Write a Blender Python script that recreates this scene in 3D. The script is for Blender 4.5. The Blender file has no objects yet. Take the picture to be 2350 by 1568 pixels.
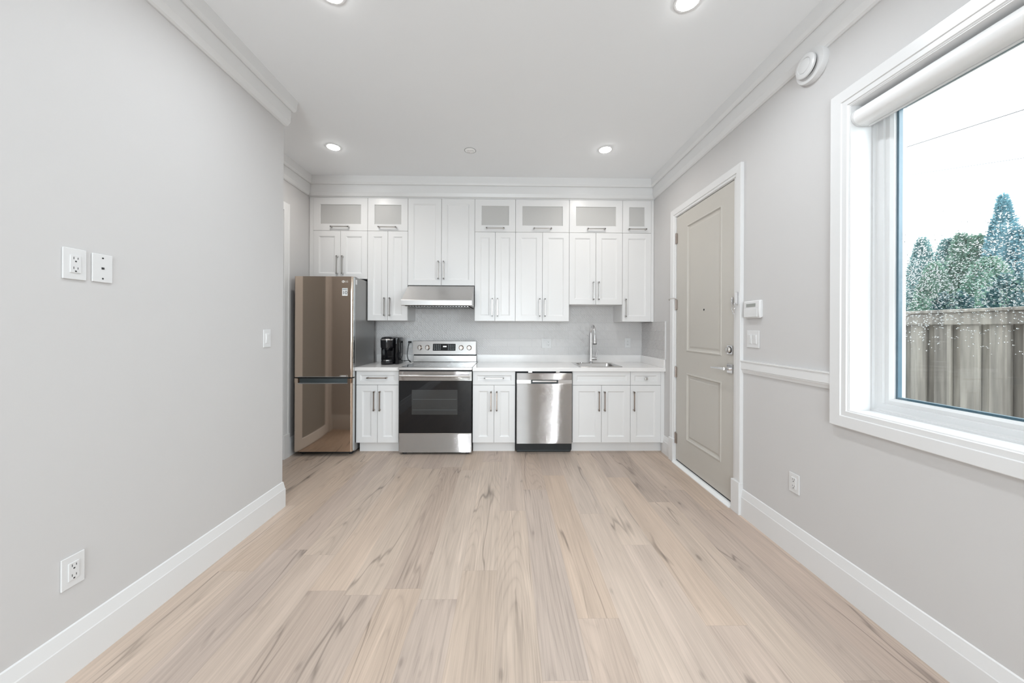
import bpy, bmesh, math, random
from mathutils import Vector, Matrix
random.seed(7)
SC = bpy.context.scene
COL = SC.collection
PI = math.pi

# ------------------------------------------------------------------ camera
W_PX, H_PX = 2350, 1568
F_PX = 790.0
CAM_H = 1.31
yaw, roll = 0.01565, 0.00423
r0 = Vector((math.cos(yaw), -math.sin(yaw), 0)); fw = Vector((math.sin(yaw), math.cos(yaw), 0)); up = Vector((0, 0, 1))
r2 = r0 * math.cos(roll) + up * math.sin(roll)
u2 = -r0 * math.sin(roll) + up * math.cos(roll)
cd = bpy.data.cameras.new('camera')
cam = bpy.data.objects.new('camera', cd); COL.objects.link(cam)
cam.matrix_world = Matrix(((r2.x, u2.x, -fw.x, 0), (r2.y, u2.y, -fw.y, 0), (r2.z, u2.z, -fw.z, CAM_H), (0, 0, 0, 1)))
cd.sensor_fit = 'HORIZONTAL'; cd.sensor_width = 36.0
cd.lens = F_PX / W_PX * 36.0
cd.shift_x = -1.9 / W_PX
cd.shift_y = -29.3 / W_PX
cd.clip_start = 0.02; cd.clip_end = 200
SC.camera = cam

# ------------------------------------------------------------------ world, exposure, portals
SKY_SIDE, SKY_REAR = 2.5, 7.8
w = bpy.data.worlds.new('overcast_sky'); SC.world = w; w.use_nodes = True
bg = w.node_tree.nodes['Background']
bg.inputs['Color'].default_value = (0.875, 0.95, 1.0, 1)
# overcast sky, brighter on the side behind the viewpoint
_n = w.node_tree.nodes; _l = w.node_tree.links
_tc = _n.new('ShaderNodeTexCoord'); _sp = _n.new('ShaderNodeSeparateXYZ'); _l.new(_tc.outputs['Generated'], _sp.inputs[0])
_mr = _n.new('ShaderNodeMapRange'); _mr.inputs['From Min'].default_value = 0.1; _mr.inputs['From Max'].default_value = -0.9
_mr.inputs['To Min'].default_value = SKY_SIDE; _mr.inputs['To Max'].default_value = SKY_REAR
_l.new(_sp.outputs[1], _mr.inputs['Value']); _l.new(_mr.outputs[0], bg.inputs['Strength'])
w.cycles.sampling_method = 'MANUAL'; w.cycles.sample_map_resolution = 64
SC.view_settings.view_transform = 'Standard'
SC.view_settings.look = 'None'
SC.view_settings.gamma = 1.0
SC.view_settings.use_curve_mapping = False
SC.view_settings.exposure = 0.57
SC.cycles.max_bounces = 14
SC.cycles.diffuse_bounces = 8
SC.cycles.glossy_bounces = 6
SC.cycles.transparent_max_bounces = 24
SC.cycles.sample_clamp_indirect = 6.0
SC.cycles.caustics_reflective = False
SC.cycles.caustics_refractive = False
POT_W = 5.6

def portal(name, loc, rot, sx, sy):
    l = bpy.data.lights.new(name, 'AREA'); l.shape = 'RECTANGLE'; l.size = sx; l.size_y = sy
    l.cycles.is_portal = True
    o = bpy.data.objects.new(name, l); COL.objects.link(o); o.location = loc; o.rotation_euler = rot
portal('window_portal', (1.87, 0.72, 1.66), (0, PI / 2, 0), 1.5, 1.86)
portal('rear_fill_portal', (-0.4, -3.32, 1.275), (PI / 2, 0, 0), 2.2, 2.35)  # guides sampling through the added rear opening

# ------------------------------------------------------------------ key dimensions (metres)
XL, XR, XA = -1.638, 1.666, -2.23       # partition wall, window wall, alcove wall
YE, YB, YR = 2.538, 4.23, -3.2          # end of partition, kitchen back wall, rear wall
ZC = 3.0
YU, YD, YT = 3.895, 3.62, 3.69          # wall-cabinet fronts, base-cabinet fronts, toe kicks
ZCT = 0.903                             # worktop

# ------------------------------------------------------------------ materials
def srgb(r, g, b):
    f = lambda c: c / 12.92 if c <= 0.04045 else ((c + 0.055) / 1.055) ** 2.4
    return (f(r / 255), f(g / 255), f(b / 255), 1)

def mat(name, col, rough=0.5, metal=0.0, noise=0.03, nscale=6.0, bump=0.0, bscale=200.0, coat=0.0, spec=0.5, stretch=None, aniso=0.0):
    m = bpy.data.materials.new(name); m.use_nodes = True
    nt = m.node_tree; N = nt.nodes; L = nt.links
    p = N['Principled BSDF']
    p.inputs['Roughness'].default_value = rough; p.inputs['Metallic'].default_value = metal
    p.inputs['Coat Weight'].default_value = coat; p.inputs['Specular IOR Level'].default_value = spec
    tc = N.new('ShaderNodeTexCoord'); mp = N.new('ShaderNodeMapping'); L.new(tc.outputs['Object'], mp.inputs['Vector'])
    if stretch: mp.inputs['Scale'].default_value = stretch
    nz = N.new('ShaderNodeTexNoise'); nz.inputs['Scale'].default_value = nscale; nz.inputs['Detail'].default_value = 3
    L.new(mp.outputs['Vector'], nz.inputs['Vector'])
    mx = N.new('ShaderNodeMix'); mx.data_type = 'RGBA'
    c = Vector(col[:3])
    mx.inputs['A'].default_value = (*(c * (1 - noise)), 1); mx.inputs['B'].default_value = (*[min(1, v) for v in c * (1 + noise)], 1)
    L.new(nz.outputs['Fac'], mx.inputs['Factor']); L.new(mx.outputs['Result'], p.inputs['Base Color'])
    if bump:
        n2 = N.new('ShaderNodeTexNoise'); n2.inputs['Scale'].default_value = bscale; L.new(mp.outputs['Vector'], n2.inputs['Vector'])
        b = N.new('ShaderNodeBump'); b.inputs['Strength'].default_value = bump; b.inputs['Distance'].default_value = 0.002
        L.new(n2.outputs['Fac'], b.inputs['Height']); L.new(b.outputs['Normal'], p.inputs['Normal'])
    if aniso:
        # horizontal brush grooves: the facet normal tips up and down at random, reflections smear vertically
        wn = N.new('ShaderNodeTexWhiteNoise'); L.new(tc.outputs['Object'], wn.inputs['Vector'])
        ma = N.new('ShaderNodeMath'); ma.operation = 'MULTIPLY_ADD'; L.new(wn.outputs['Value'], ma.inputs[0]); ma.inputs[1].default_value = aniso; ma.inputs[2].default_value = -aniso / 2
        cz = N.new('ShaderNodeCombineXYZ'); L.new(ma.outputs[0], cz.inputs[2])
        ge = N.new('ShaderNodeNewGeometry')
        ad = N.new('ShaderNodeVectorMath'); ad.operation = 'ADD'; L.new(ge.outputs['Normal'], ad.inputs[0]); L.new(cz.outputs[0], ad.inputs[1])
        no = N.new('ShaderNodeVectorMath'); no.operation = 'NORMALIZE'; L.new(ad.outputs[0], no.inputs[0]); L.new(no.outputs[0], p.inputs['Normal'])
    return m

def emit(name, col, s):
    m = bpy.data.materials.new(name); m.use_nodes = True; nt = m.node_tree
    nt.nodes.remove(nt.nodes['Principled BSDF'])
    e = nt.nodes.new('ShaderNodeEmission'); e.inputs['Color'].default_value = col; e.inputs['Strength'].default_value = s
    nt.links.new(e.outputs[0], nt.nodes['Material Output'].inputs['Surface']); return m

def math_node(N, L, op, a, b=None, c=None):
    n = N.new('ShaderNodeMath'); n.operation = op
    for i, v in enumerate((a, b, c)):
        if v is None: continue
        if isinstance(v, (int, float)): n.inputs[i].default_value = v
        else: L.new(v, n.inputs[i])
    return n.outputs[0]

def thin_glass(name, tint=(1, 1, 1, 1)):
    m = bpy.data.materials.new(name); m.use_nodes = True; nt = m.node_tree; N = nt.nodes; L = nt.links
    N.remove(N['Principled BSDF'])
    t = N.new('ShaderNodeBsdfTransparent'); t.inputs['Color'].default_value = tint
    g = N.new('ShaderNodeBsdfGlossy'); g.inputs['Roughness'].default_value = 0.0
    lw = N.new('ShaderNodeLayerWeight'); lw.inputs['Blend'].default_value = 0.5
    pw = math_node(N, L, 'POWER', lw.outputs['Facing'], 5.0)
    fr = math_node(N, L, 'MULTIPLY_ADD', pw, 0.6, 0.022)
    mx = N.new('ShaderNodeMixShader')
    L.new(fr, mx.inputs[0]); L.new(t.outputs[0], mx.inputs[1]); L.new(g.outputs[0], mx.inputs[2])
    L.new(mx.outputs[0], N['Material Output'].inputs['Surface']); return m

M = {}
M['wall'] = mat('wall_paint', (0.58, 0.57, 0.566), 0.6, noise=0.01, bump=0.06, bscale=350)
M['ceil'] = mat('ceiling_paint', (0.86, 0.875, 0.89), 0.8, noise=0.005)
M['trim'] = mat('trim_paint', (0.72, 0.72, 0.72), 0.32, noise=0.006)
M['cab'] = mat('cabinet_lacquer', (0.75, 0.747, 0.745), 0.3, noise=0.006)
M['door'] = mat('entry_door_paint', srgb(190, 186, 179), 0.38, noise=0.015)
M['quartz'] = mat('quartz', (0.79, 0.775, 0.765), 0.16, noise=0.03, nscale=18)
M['plastic'] = mat('white_plastic', (0.68, 0.68, 0.68), 0.3, noise=0.005)
M['black'] = mat('black_plastic', (0.008, 0.008, 0.010), 0.10, noise=0.1)
M['matte_black'] = mat('matte_black', (0.015, 0.016, 0.017), 0.55, noise=0.1)
M['slot'] = mat('slot_dark', (0.03, 0.03, 0.03), 0.7)
M['steel'] = mat('brushed_steel', (0.47, 0.455, 0.445), 0.09, 1.0, noise=0.02, nscale=3, stretch=(4, 4, 4), aniso=1.9)
M['hood_steel'] = mat('hood_steel', (0.58, 0.565, 0.555), 0.36, 1.0, noise=0.04, nscale=3, stretch=(4, 40, 400))
M['panel_steel'] = mat('panel_steel', (0.50, 0.49, 0.48), 0.24, 1.0, noise=0.03, nscale=3, stretch=(4, 40, 400))
M['steel_plain'] = mat('satin_steel', (0.58, 0.57, 0.56), 0.22, 1.0, noise=0.03, nscale=5, stretch=(2, 20, 120))
M['nickel'] = mat('brushed_nickel', (0.56, 0.54, 0.52), 0.28, 1.0, noise=0.03)
M['brown_tint_nickel'] = mat('nickel_brown_tint', (0.40, 0.34, 0.30), 0.3, 1.0, noise=0.03)  # carries the brown reflection of the lower pulls; hinges and knobs share it
M['chrome'] = mat('chrome', (0.82, 0.82, 0.83), 0.06, 1.0, noise=0.01)
M['fridge'] = mat('bronze_steel', (0.62, 0.505, 0.415), 0.075, 1.0, noise=0.03, nscale=3, stretch=(200, 4, 4))
M['fridge_side'] = mat('fridge_side_grey', (0.30, 0.295, 0.29), 0.33, 0.6, noise=0.03)
M['fridge_edge'] = mat('fridge_edge_silver', (0.62, 0.66, 0.68), 0.22, 1.0, noise=0.03)
M['gasket'] = mat('gasket', (0.02, 0.03, 0.035), 0.5)
M['slate'] = mat('slate_plastic', (0.07, 0.085, 0.09), 0.35)
M['oven_glass'] = mat('oven_glass', (0.006, 0.006, 0.007), 0.03, noise=0.1, spec=0.35)
M['oven_cavity'] = mat('oven_window', (0.035, 0.036, 0.036), 0.05, noise=0.1, spec=0.4)
M['cooktop'] = mat('cooktop_glass', (0.015, 0.015, 0.016), 0.05, noise=0.1)
M['frosted'] = mat('frosted_glass', (0.50, 0.495, 0.485), 0.38, noise=0.01, spec=0.35)
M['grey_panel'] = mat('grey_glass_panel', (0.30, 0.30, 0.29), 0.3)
M['white_gloss'] = mat('white_enamel', (0.93, 0.93, 0.93), 0.35, noise=0.005)
M['lcd'] = mat('lcd', (0.30, 0.31, 0.29), 0.2)
M['keys'] = mat('key_print', (0.40, 0.44, 0.46), 0.4)
M['digits'] = emit('clock_digits', (0.9, 0.95, 1, 1), 1.6)
M['lens'] = emit('lamp_lens', (1.0, 0.99, 0.97, 1), 34.0)
M['sticker'] = mat('sticker_white', (0.80, 0.80, 0.80), 0.4)
M['ink'] = mat('sticker_ink', (0.02, 0.02, 0.02), 0.5)
M['logo'] = mat('logo_silver', (0.80, 0.78, 0.76), 0.3, 0.3)
M['blind'] = mat('blind_vinyl', (0.84, 0.84, 0.84), 0.35, noise=0.005)
M['glass'] = thin_glass('window_glass', (0.985, 0.996, 0.997, 1))
M['vinyl'] = mat('window_vinyl', (0.60, 0.60, 0.60), 0.35, noise=0.006)
M['spacer'] = mat('glazing_spacer', (0.07, 0.13, 0.17), 0.3)
M['ground'] = mat('gravel', (0.25, 0.24, 0.22), 0.9, noise=0.4, nscale=60, bump=0.5, bscale=80)
M['wire'] = mat('cable_black', (0.10, 0.09, 0.09), 0.6)
M['bark'] = mat('bark', (0.10, 0.075, 0.055), 0.9, noise=0.3, nscale=20)
M['threshold'] = mat('threshold_white', (0.82, 0.83, 0.83), 0.3)

def water_mat():
    m = bpy.data.materials.new('rain_water'); m.use_nodes = True
    p = m.node_tree.nodes['Principled BSDF']
    p.inputs['Base Color'].default_value = (1, 1, 1, 1); p.inputs['Roughness'].default_value = 0.02
    p.inputs['Transmission Weight'].default_value = 1.0; p.inputs['IOR'].default_value = 1.33
    return m
M['water'] = water_mat()

def leaf_mat(name, a, b):
    m = bpy.data.materials.new(name); m.use_nodes = True; nt = m.node_tree; N = nt.nodes; L = nt.links
    p = N['Principled BSDF']; p.inputs['Roughness'].default_value = 0.6
    tc = N.new('ShaderNodeTexCoord'); nz = N.new('ShaderNodeTexNoise'); nz.inputs['Scale'].default_value = 2.5; nz.inputs['Detail'].default_value = 5
    L.new(tc.outputs['Object'], nz.inputs['Vector'])
    cr = N.new('ShaderNodeValToRGB'); cr.color_ramp.elements[0].position = 0.32; cr.color_ramp.elements[1].position = 0.68
    cr.color_ramp.elements[0].color = a; cr.color_ramp.elements[1].color = b
    L.new(nz.outputs['Fac'], cr.inputs['Fac']); L.new(cr.outputs['Color'], p.inputs['Base Color'])
    tr = N.new('ShaderNodeBsdfTranslucent'); L.new(cr.outputs['Color'], tr.inputs['Color'])
    mx = N.new('ShaderNodeMixShader'); mx.inputs[0].default_value = 0.35
    L.new(p.outputs[0], mx.inputs[1]); L.new(tr.outputs[0], mx.inputs[2]); L.new(mx.outputs[0], N['Material Output'].inputs['Surface'])
    return m
M['leaf'] = leaf_mat('cedar_leaf', (0.06, 0.14, 0.14, 1), (0.18, 0.30, 0.29, 1))
M['leaf2'] = leaf_mat('blue_cedar_leaf', (0.08, 0.17, 0.20, 1), (0.19, 0.34, 0.38, 1))
M['leaf4'] = leaf_mat('dark_zone_leaf', (0.015, 0.05, 0.055, 1), (0.05, 0.11, 0.115, 1))  # dark of the reflection-free glass zone, put into the leaf colour
M['leaf3'] = leaf_mat('green_shrub_leaf', (0.06, 0.12, 0.09, 1), (0.19, 0.30, 0.23, 1))

def floor_mat():
    m = bpy.data.materials.new('oak_plank'); m.use_nodes = True; nt = m.node_tree; N = nt.nodes; L = nt.links
    p = N['Principled BSDF']
    mn = lambda *a: math_node(N, L, *a)
    tc = N.new('ShaderNodeTexCoord'); sx = N.new('ShaderNodeSeparateXYZ'); L.new(tc.outputs['Object'], sx.inputs[0])
    X, Y = sx.outputs[0], sx.outputs[1]
    PW, PL = 0.187, 1.52
    u = mn('DIVIDE', mn('ADD', X, 20.06), PW); iu = mn('FLOOR', u); fu = mn('FRACT', u)
    wn = N.new('ShaderNodeTexWhiteNoise'); wn.noise_dimensions = '1D'; L.new(iu, wn.inputs['W'])
    v = mn('ADD', mn('DIVIDE', mn('ADD', Y, 20.0), PL), mn('MULTIPLY', wn.outputs['Value'], 7.31)); iv = mn('FLOOR', v); fv = mn('FRACT', v)
    cx = N.new('ShaderNodeCombineXYZ'); L.new(iu, cx.inputs[0]); L.new(iv, cx.inputs[1])
    w2 = N.new('ShaderNodeTexWhiteNoise'); w2.noise_dimensions = '2D'; L.new(cx.outputs[0], w2.inputs['Vector'])
    rid = w2.outputs['Value']; sc = N.new('ShaderNodeSeparateColor'); L.new(w2.outputs['Color'], sc.inputs[0]); rid2 = sc.outputs[1]; rid3 = sc.outputs[2]
    def noise(ax, ay, scale, detail, rough, dist=0.0, seed=0.0):
        c = N.new('ShaderNodeCombineXYZ'); L.new(mn('MULTIPLY', X, ax), c.inputs[0]); L.new(mn('MULTIPLY', Y, ay), c.inputs[1])
        L.new(mn('ADD', mn('MULTIPLY', rid, 83.0), seed), c.inputs[2])
        n = N.new('ShaderNodeTexNoise'); n.inputs['Scale'].default_value = scale; n.inputs['Detail'].default_value = detail
        n.inputs['Roughness'].default_value = rough; n.inputs['Distortion'].default_value = dist
        L.new(c.outputs[0], n.inputs['Vector']); return n.outputs['Fac']
    # plank tone
    cr = N.new('ShaderNodeValToRGB'); e = cr.color_ramp.elements
    e[0].position = 0.0; e[0].color = srgb(177, 161, 149); e[1].position = 1.0; e[1].color = srgb(199, 182, 168)
    for ps, c in ((0.2, (193, 175, 161)), (0.4, (184, 168, 157)), (0.6, (196, 179, 165)), (0.8, (190, 171, 155))):
        k = e.new(ps); k.color = srgb(*c)
    L.new(rid, cr.inputs['Fac'])
    # broad cloudy grain, fine grain, cathedral contour lines, dark streaks and knots
    broad = noise(7.0, 0.9, 1.0, 4, 0.55, 0.4)
    fine = noise(75.0, 2.2, 1.0, 3, 0.6, 0.2, 5.0)
    field = noise(4.2, 0.42, 1.0, 1.0, 0.35, 0.0, 11.0)
    rings = mn('ABSOLUTE', mn('SINE', mn('MULTIPLY', field, 95.0)))
    rings = mn('POWER', mn('SUBTRACT', 1.0, rings), 2.2)
    rmask = N.new('ShaderNodeMapRange'); rmask.inputs['From Min'].default_value = 0.35; rmask.inputs['From Max'].default_value = 0.7
    L.new(rid3, rmask.inputs['Value'])
    streak = noise(22.0, 1.3, 1.0, 3, 0.55, 1.2, 23.0)
    sm = N.new('ShaderNodeMapRange'); sm.inputs['From Min'].default_value = 0.64; sm.inputs['From Max'].default_value = 0.74; L.new(streak, sm.inputs['Value'])
    knot = noise(11.0, 3.2, 1.0, 2, 0.5, 0.6, 41.0)
    km = N.new('ShaderNodeMapRange'); km.inputs['From Min'].default_value = 0.70; km.inputs['From Max'].default_value = 0.80; L.new(knot, km.inputs['Value'])
    light = noise(14.0, 0.8, 1.0, 2, 0.5, 0.8, 61.0)
    lm = N.new('ShaderNodeMapRange'); lm.inputs['From Min'].default_value = 0.60; lm.inputs['From Max'].default_value = 0.72; L.new(light, lm.inputs['Value'])
    fine2 = noise(190.0, 3.5, 1.0, 2, 0.5, 0.1, 7.0)
    crackf = noise(4.5, 0.42, 1.0, 3, 0.45, 0.0, 71.0)
    cm = N.new('ShaderNodeMapRange'); cm.inputs['From Min'].default_value = 0.010; cm.inputs['From Max'].default_value = 0.0
    L.new(mn('ABSOLUTE', mn('SUBTRACT', crackf, 0.5)), cm.inputs['Value'])
    cmask = noise(3.0, 1.1, 1.0, 1, 0.5, 0.0, 91.0)
    cmm = N.new('ShaderNodeMapRange'); cmm.inputs['From Min'].default_value = 0.50; cmm.inputs['From Max'].default_value = 0.60; L.new(cmask, cmm.inputs['Value'])
    val = mn('ADD', 0.73, mn('MULTIPLY', broad, 0.41))
    val = mn('ADD', val, mn('MULTIPLY', mn('SUBTRACT', fine, 0.5), 0.38))
    val = mn('ADD', val, mn('MULTIPLY', mn('SUBTRACT', fine2, 0.5), 0.28))
    val = mn('SUBTRACT', val, mn('MULTIPLY', mn('MULTIPLY', rings, rmask.outputs[0]), 0.12))
    val = mn('SUBTRACT', val, mn('MULTIPLY', mn('MULTIPLY', cm.outputs[0], cmm.outputs[0]), 0.38))
    val = mn('SUBTRACT', val, mn('MULTIPLY', sm.outputs[0], 0.20))
    val = mn('SUBTRACT', val, mn('MULTIPLY', km.outputs[0], 0.36))
    val = mn('ADD', val, mn('MULTIPLY', lm.outputs[0], 0.13))
    kc = N.new('ShaderNodeCombineXYZ'); L.new(mn('MULTIPLY', X, 5.3), kc.inputs[0]); L.new(mn('MULTIPLY', Y, 1.9), kc.inputs[1])
    vo = N.new('ShaderNodeTexVoronoi'); vo.voronoi_dimensions = '2D'; vo.inputs['Scale'].default_value = 1.0; L.new(kc.outputs[0], vo.inputs['Vector'])
    vs_ = N.new('ShaderNodeSeparateColor'); L.new(vo.outputs['Color'], vs_.inputs[0])
    kd = mn('ADD', vo.outputs['Distance'], mn('MULTIPLY', mn('SUBTRACT', broad, 0.5), 0.08))
    k1 = N.new('ShaderNodeMapRange'); k1.inputs['From Min'].default_value = 0.055; k1.inputs['From Max'].default_value = 0.015; L.new(kd, k1.inputs['Value'])
    k2 = N.new('ShaderNodeMapRange'); k2.inputs['From Min'].default_value = 0.22; k2.inputs['From Max'].default_value = 0.03; L.new(kd, k2.inputs['Value'])
    pick = mn('MULTIPLY', mn('GREATER_THAN', vs_.outputs[0], 0.74), mn('ADD', 0.35, vs_.outputs[1]))
    val = mn('SUBTRACT', val, mn('MULTIPLY', pick, mn('ADD', mn('MULTIPLY', k1.outputs[0], 0.24), mn('MULTIPLY', k2.outputs[0], 0.08))))
    # seams
    du = mn('MULTIPLY', mn('MINIMUM', fu, mn('SUBTRACT', 1.0, fu)), PW)
    dv = mn('MULTIPLY', mn('MINIMUM', fv, mn('SUBTRACT', 1.0, fv)), PL)
    seam = mn('LESS_THAN', mn('MINIMUM', du, dv), 0.0011)
    val = mn('MULTIPLY', val, mn('SUBTRACT', 1.0, mn('MULTIPLY', seam, 0.13)))
    # greyer / pinker tint by plank
    tint = N.new('ShaderNodeMix'); tint.data_type = 'RGBA'
    tint.inputs['A'].default_value = (0.99, 1.0, 1.006, 1); tint.inputs['B'].default_value = (1.015, 0.998, 0.985, 1); L.new(rid2, tint.inputs['Factor'])
    m1 = N.new('ShaderNodeMix'); m1.data_type = 'RGBA'; m1.blend_type = 'MULTIPLY'; m1.inputs['Factor'].default_value = 1.0
    L.new(cr.outputs['Color'], m1.inputs['A']); L.new(tint.outputs['Result'], m1.inputs['B'])
    cv = N.new('ShaderNodeCombineColor'); [L.new(val, cv.inputs[i]) for i in range(3)]
    m2 = N.new('ShaderNodeMix'); m2.data_type = 'RGBA'; m2.blend_type = 'MULTIPLY'; m2.inputs['Factor'].default_value = 1.0
    L.new(m1.outputs['Result'], m2.inputs['A']); L.new(cv.outputs[0], m2.inputs['B'])
    L.new(m2.outputs['Result'], p.inputs['Base Color'])
    p.inputs['Roughness'].default_value = 0.42; p.inputs['Specular IOR Level'].default_value = 0.35
    b = N.new('ShaderNodeBump'); b.inputs['Strength'].default_value = 0.15; b.inputs['Distance'].default_value = 0.001
    L.new(val, b.inputs['Height']); L.new(b.outputs['Normal'], p.inputs['Normal'])
    return m
M['floor'] = floor_mat()

def tile_mat(name, axis):
    m = bpy.data.materials.new(name); m.use_nodes = True; nt = m.node_tree; N = nt.nodes; L = nt.links
    p = N['Principled BSDF']; p.inputs['Roughness'].default_value = 0.25
    mn = lambda *a: math_node(N, L, *a)
    tc = N.new('ShaderNodeTexCoord'); sx = N.new('ShaderNodeSeparateXYZ'); L.new(tc.outputs['Object'], sx.inputs[0])
    c = N.new('ShaderNodeCombineXYZ'); L.new(sx.outputs[0 if axis == 'x' else 1], c.inputs[0]); L.new(mn('SUBTRACT', sx.outputs[2], 0.99), c.inputs[1])
    bt = N.new('ShaderNodeTexBrick'); bt.inputs['Scale'].default_value = 1.0; bt.inputs['Brick Width'].default_value = 0.30; bt.inputs['Row Height'].default_value = 0.099
    bt.inputs['Mortar Size'].default_value = 0.0016; bt.inputs['Mortar Smooth'].default_value = 0.3
    bt.inputs['Color1'].default_value = (0.625, 0.61, 0.605, 1); bt.inputs['Color2'].default_value = (0.585, 0.57, 0.565, 1); bt.inputs['Mortar'].default_value = (0.53, 0.525, 0.52, 1)
    L.new(c.outputs[0], bt.inputs['Vector'])
    # woven relief: short bars in alternating directions
    ck = N.new('ShaderNodeTexChecker'); ck.inputs['Scale'].default_value = 20.0; L.new(c.outputs[0], ck.inputs['Vector'])
    wa = N.new('ShaderNodeTexWave'); wa.wave_type = 'BANDS'; wa.bands_direction = 'X'; wa.inputs['Scale'].default_value = 26; wa.inputs['Distortion'].default_value = 2.5; wa.inputs['Detail'].default_value = 2; wa.inputs['Detail Scale'].default_value = 2
    wb = N.new('ShaderNodeTexWave'); wb.wave_type = 'BANDS'; wb.bands_direction = 'DIAGONAL'; wb.inputs['Scale'].default_value = 24; wb.inputs['Distortion'].default_value = 2.5; wb.inputs['Detail'].default_value = 2; wb.inputs['Detail Scale'].default_value = 2
    L.new(c.outputs[0], wa.inputs['Vector']); L.new(c.outputs[0], wb.inputs['Vector'])
    mh = N.new('ShaderNodeMix'); mh.data_type = 'FLOAT'; L.new(ck.outputs['Fac'], mh.inputs[0]); L.new(wa.outputs['Fac'], mh.inputs[2]); L.new(wb.outputs['Fac'], mh.inputs[3])
    h = mn('SUBTRACT', mh.outputs[0], mn('MULTIPLY', bt.outputs['Fac'], 1.0))
    b = N.new('ShaderNodeBump'); b.inputs['Strength'].default_value = 0.22 if axis == 'x' else 0.7; b.inputs['Distance'].default_value = 0.005
    L.new(h, b.inputs['Height']); L.new(b.outputs['Normal'], p.inputs['Normal'])
    L.new(bt.outputs['Color'], p.inputs['Base Color'])
    return m
M['tile_x'] = tile_mat('relief_tile', 'x'); M['tile_y'] = tile_mat('relief_tile_return', 'y')

def fence_mat(name):
    m = bpy.data.materials.new(name); m.use_nodes = True; nt = m.node_tree; N = nt.nodes; L = nt.links
    p = N['Principled BSDF']; p.inputs['Roughness'].default_value = 0.75
    mn = lambda *a: math_node(N, L, *a)
    tc = N.new('ShaderNodeTexCoord'); sx = N.new('ShaderNodeSeparateXYZ'); L.new(tc.outputs['Object'], sx.inputs[0])
    wn = N.new('ShaderNodeTexWhiteNoise'); wn.noise_dimensions = '1D'; L.new(mn('FLOOR', mn('DIVIDE', sx.outputs[1], 0.0745)), wn.inputs['W'])
    mp = N.new('ShaderNodeMapping'); mp.inputs['Scale'].default_value = (30, 30, 2.0); L.new(tc.outputs['Object'], mp.inputs['Vector'])
    nz = N.new('ShaderNodeTexNoise'); nz.inputs['Scale'].default_value = 1.0; nz.inputs['Detail'].default_value = 5; L.new(mp.outputs[0], nz.inputs['Vector'])
    cr = N.new('ShaderNodeValToRGB'); e = cr.color_ramp.elements
    e[0].position = 0.25; e[0].color = srgb(84, 78, 73); e[1].position = 0.85; e[1].color = srgb(170, 162, 151); k = e.new(0.55); k.color = srgb(128, 121, 113)
    L.new(mn('ADD', mn('MULTIPLY', nz.outputs['Fac'], 0.75), mn('MULTIPLY', wn.outputs['Value'], 0.42)), cr.inputs['Fac'])
    L.new(cr.outputs['Color'], p.inputs['Base Color']); return m
M['fence'] = fence_mat('weathered_fence')

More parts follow.
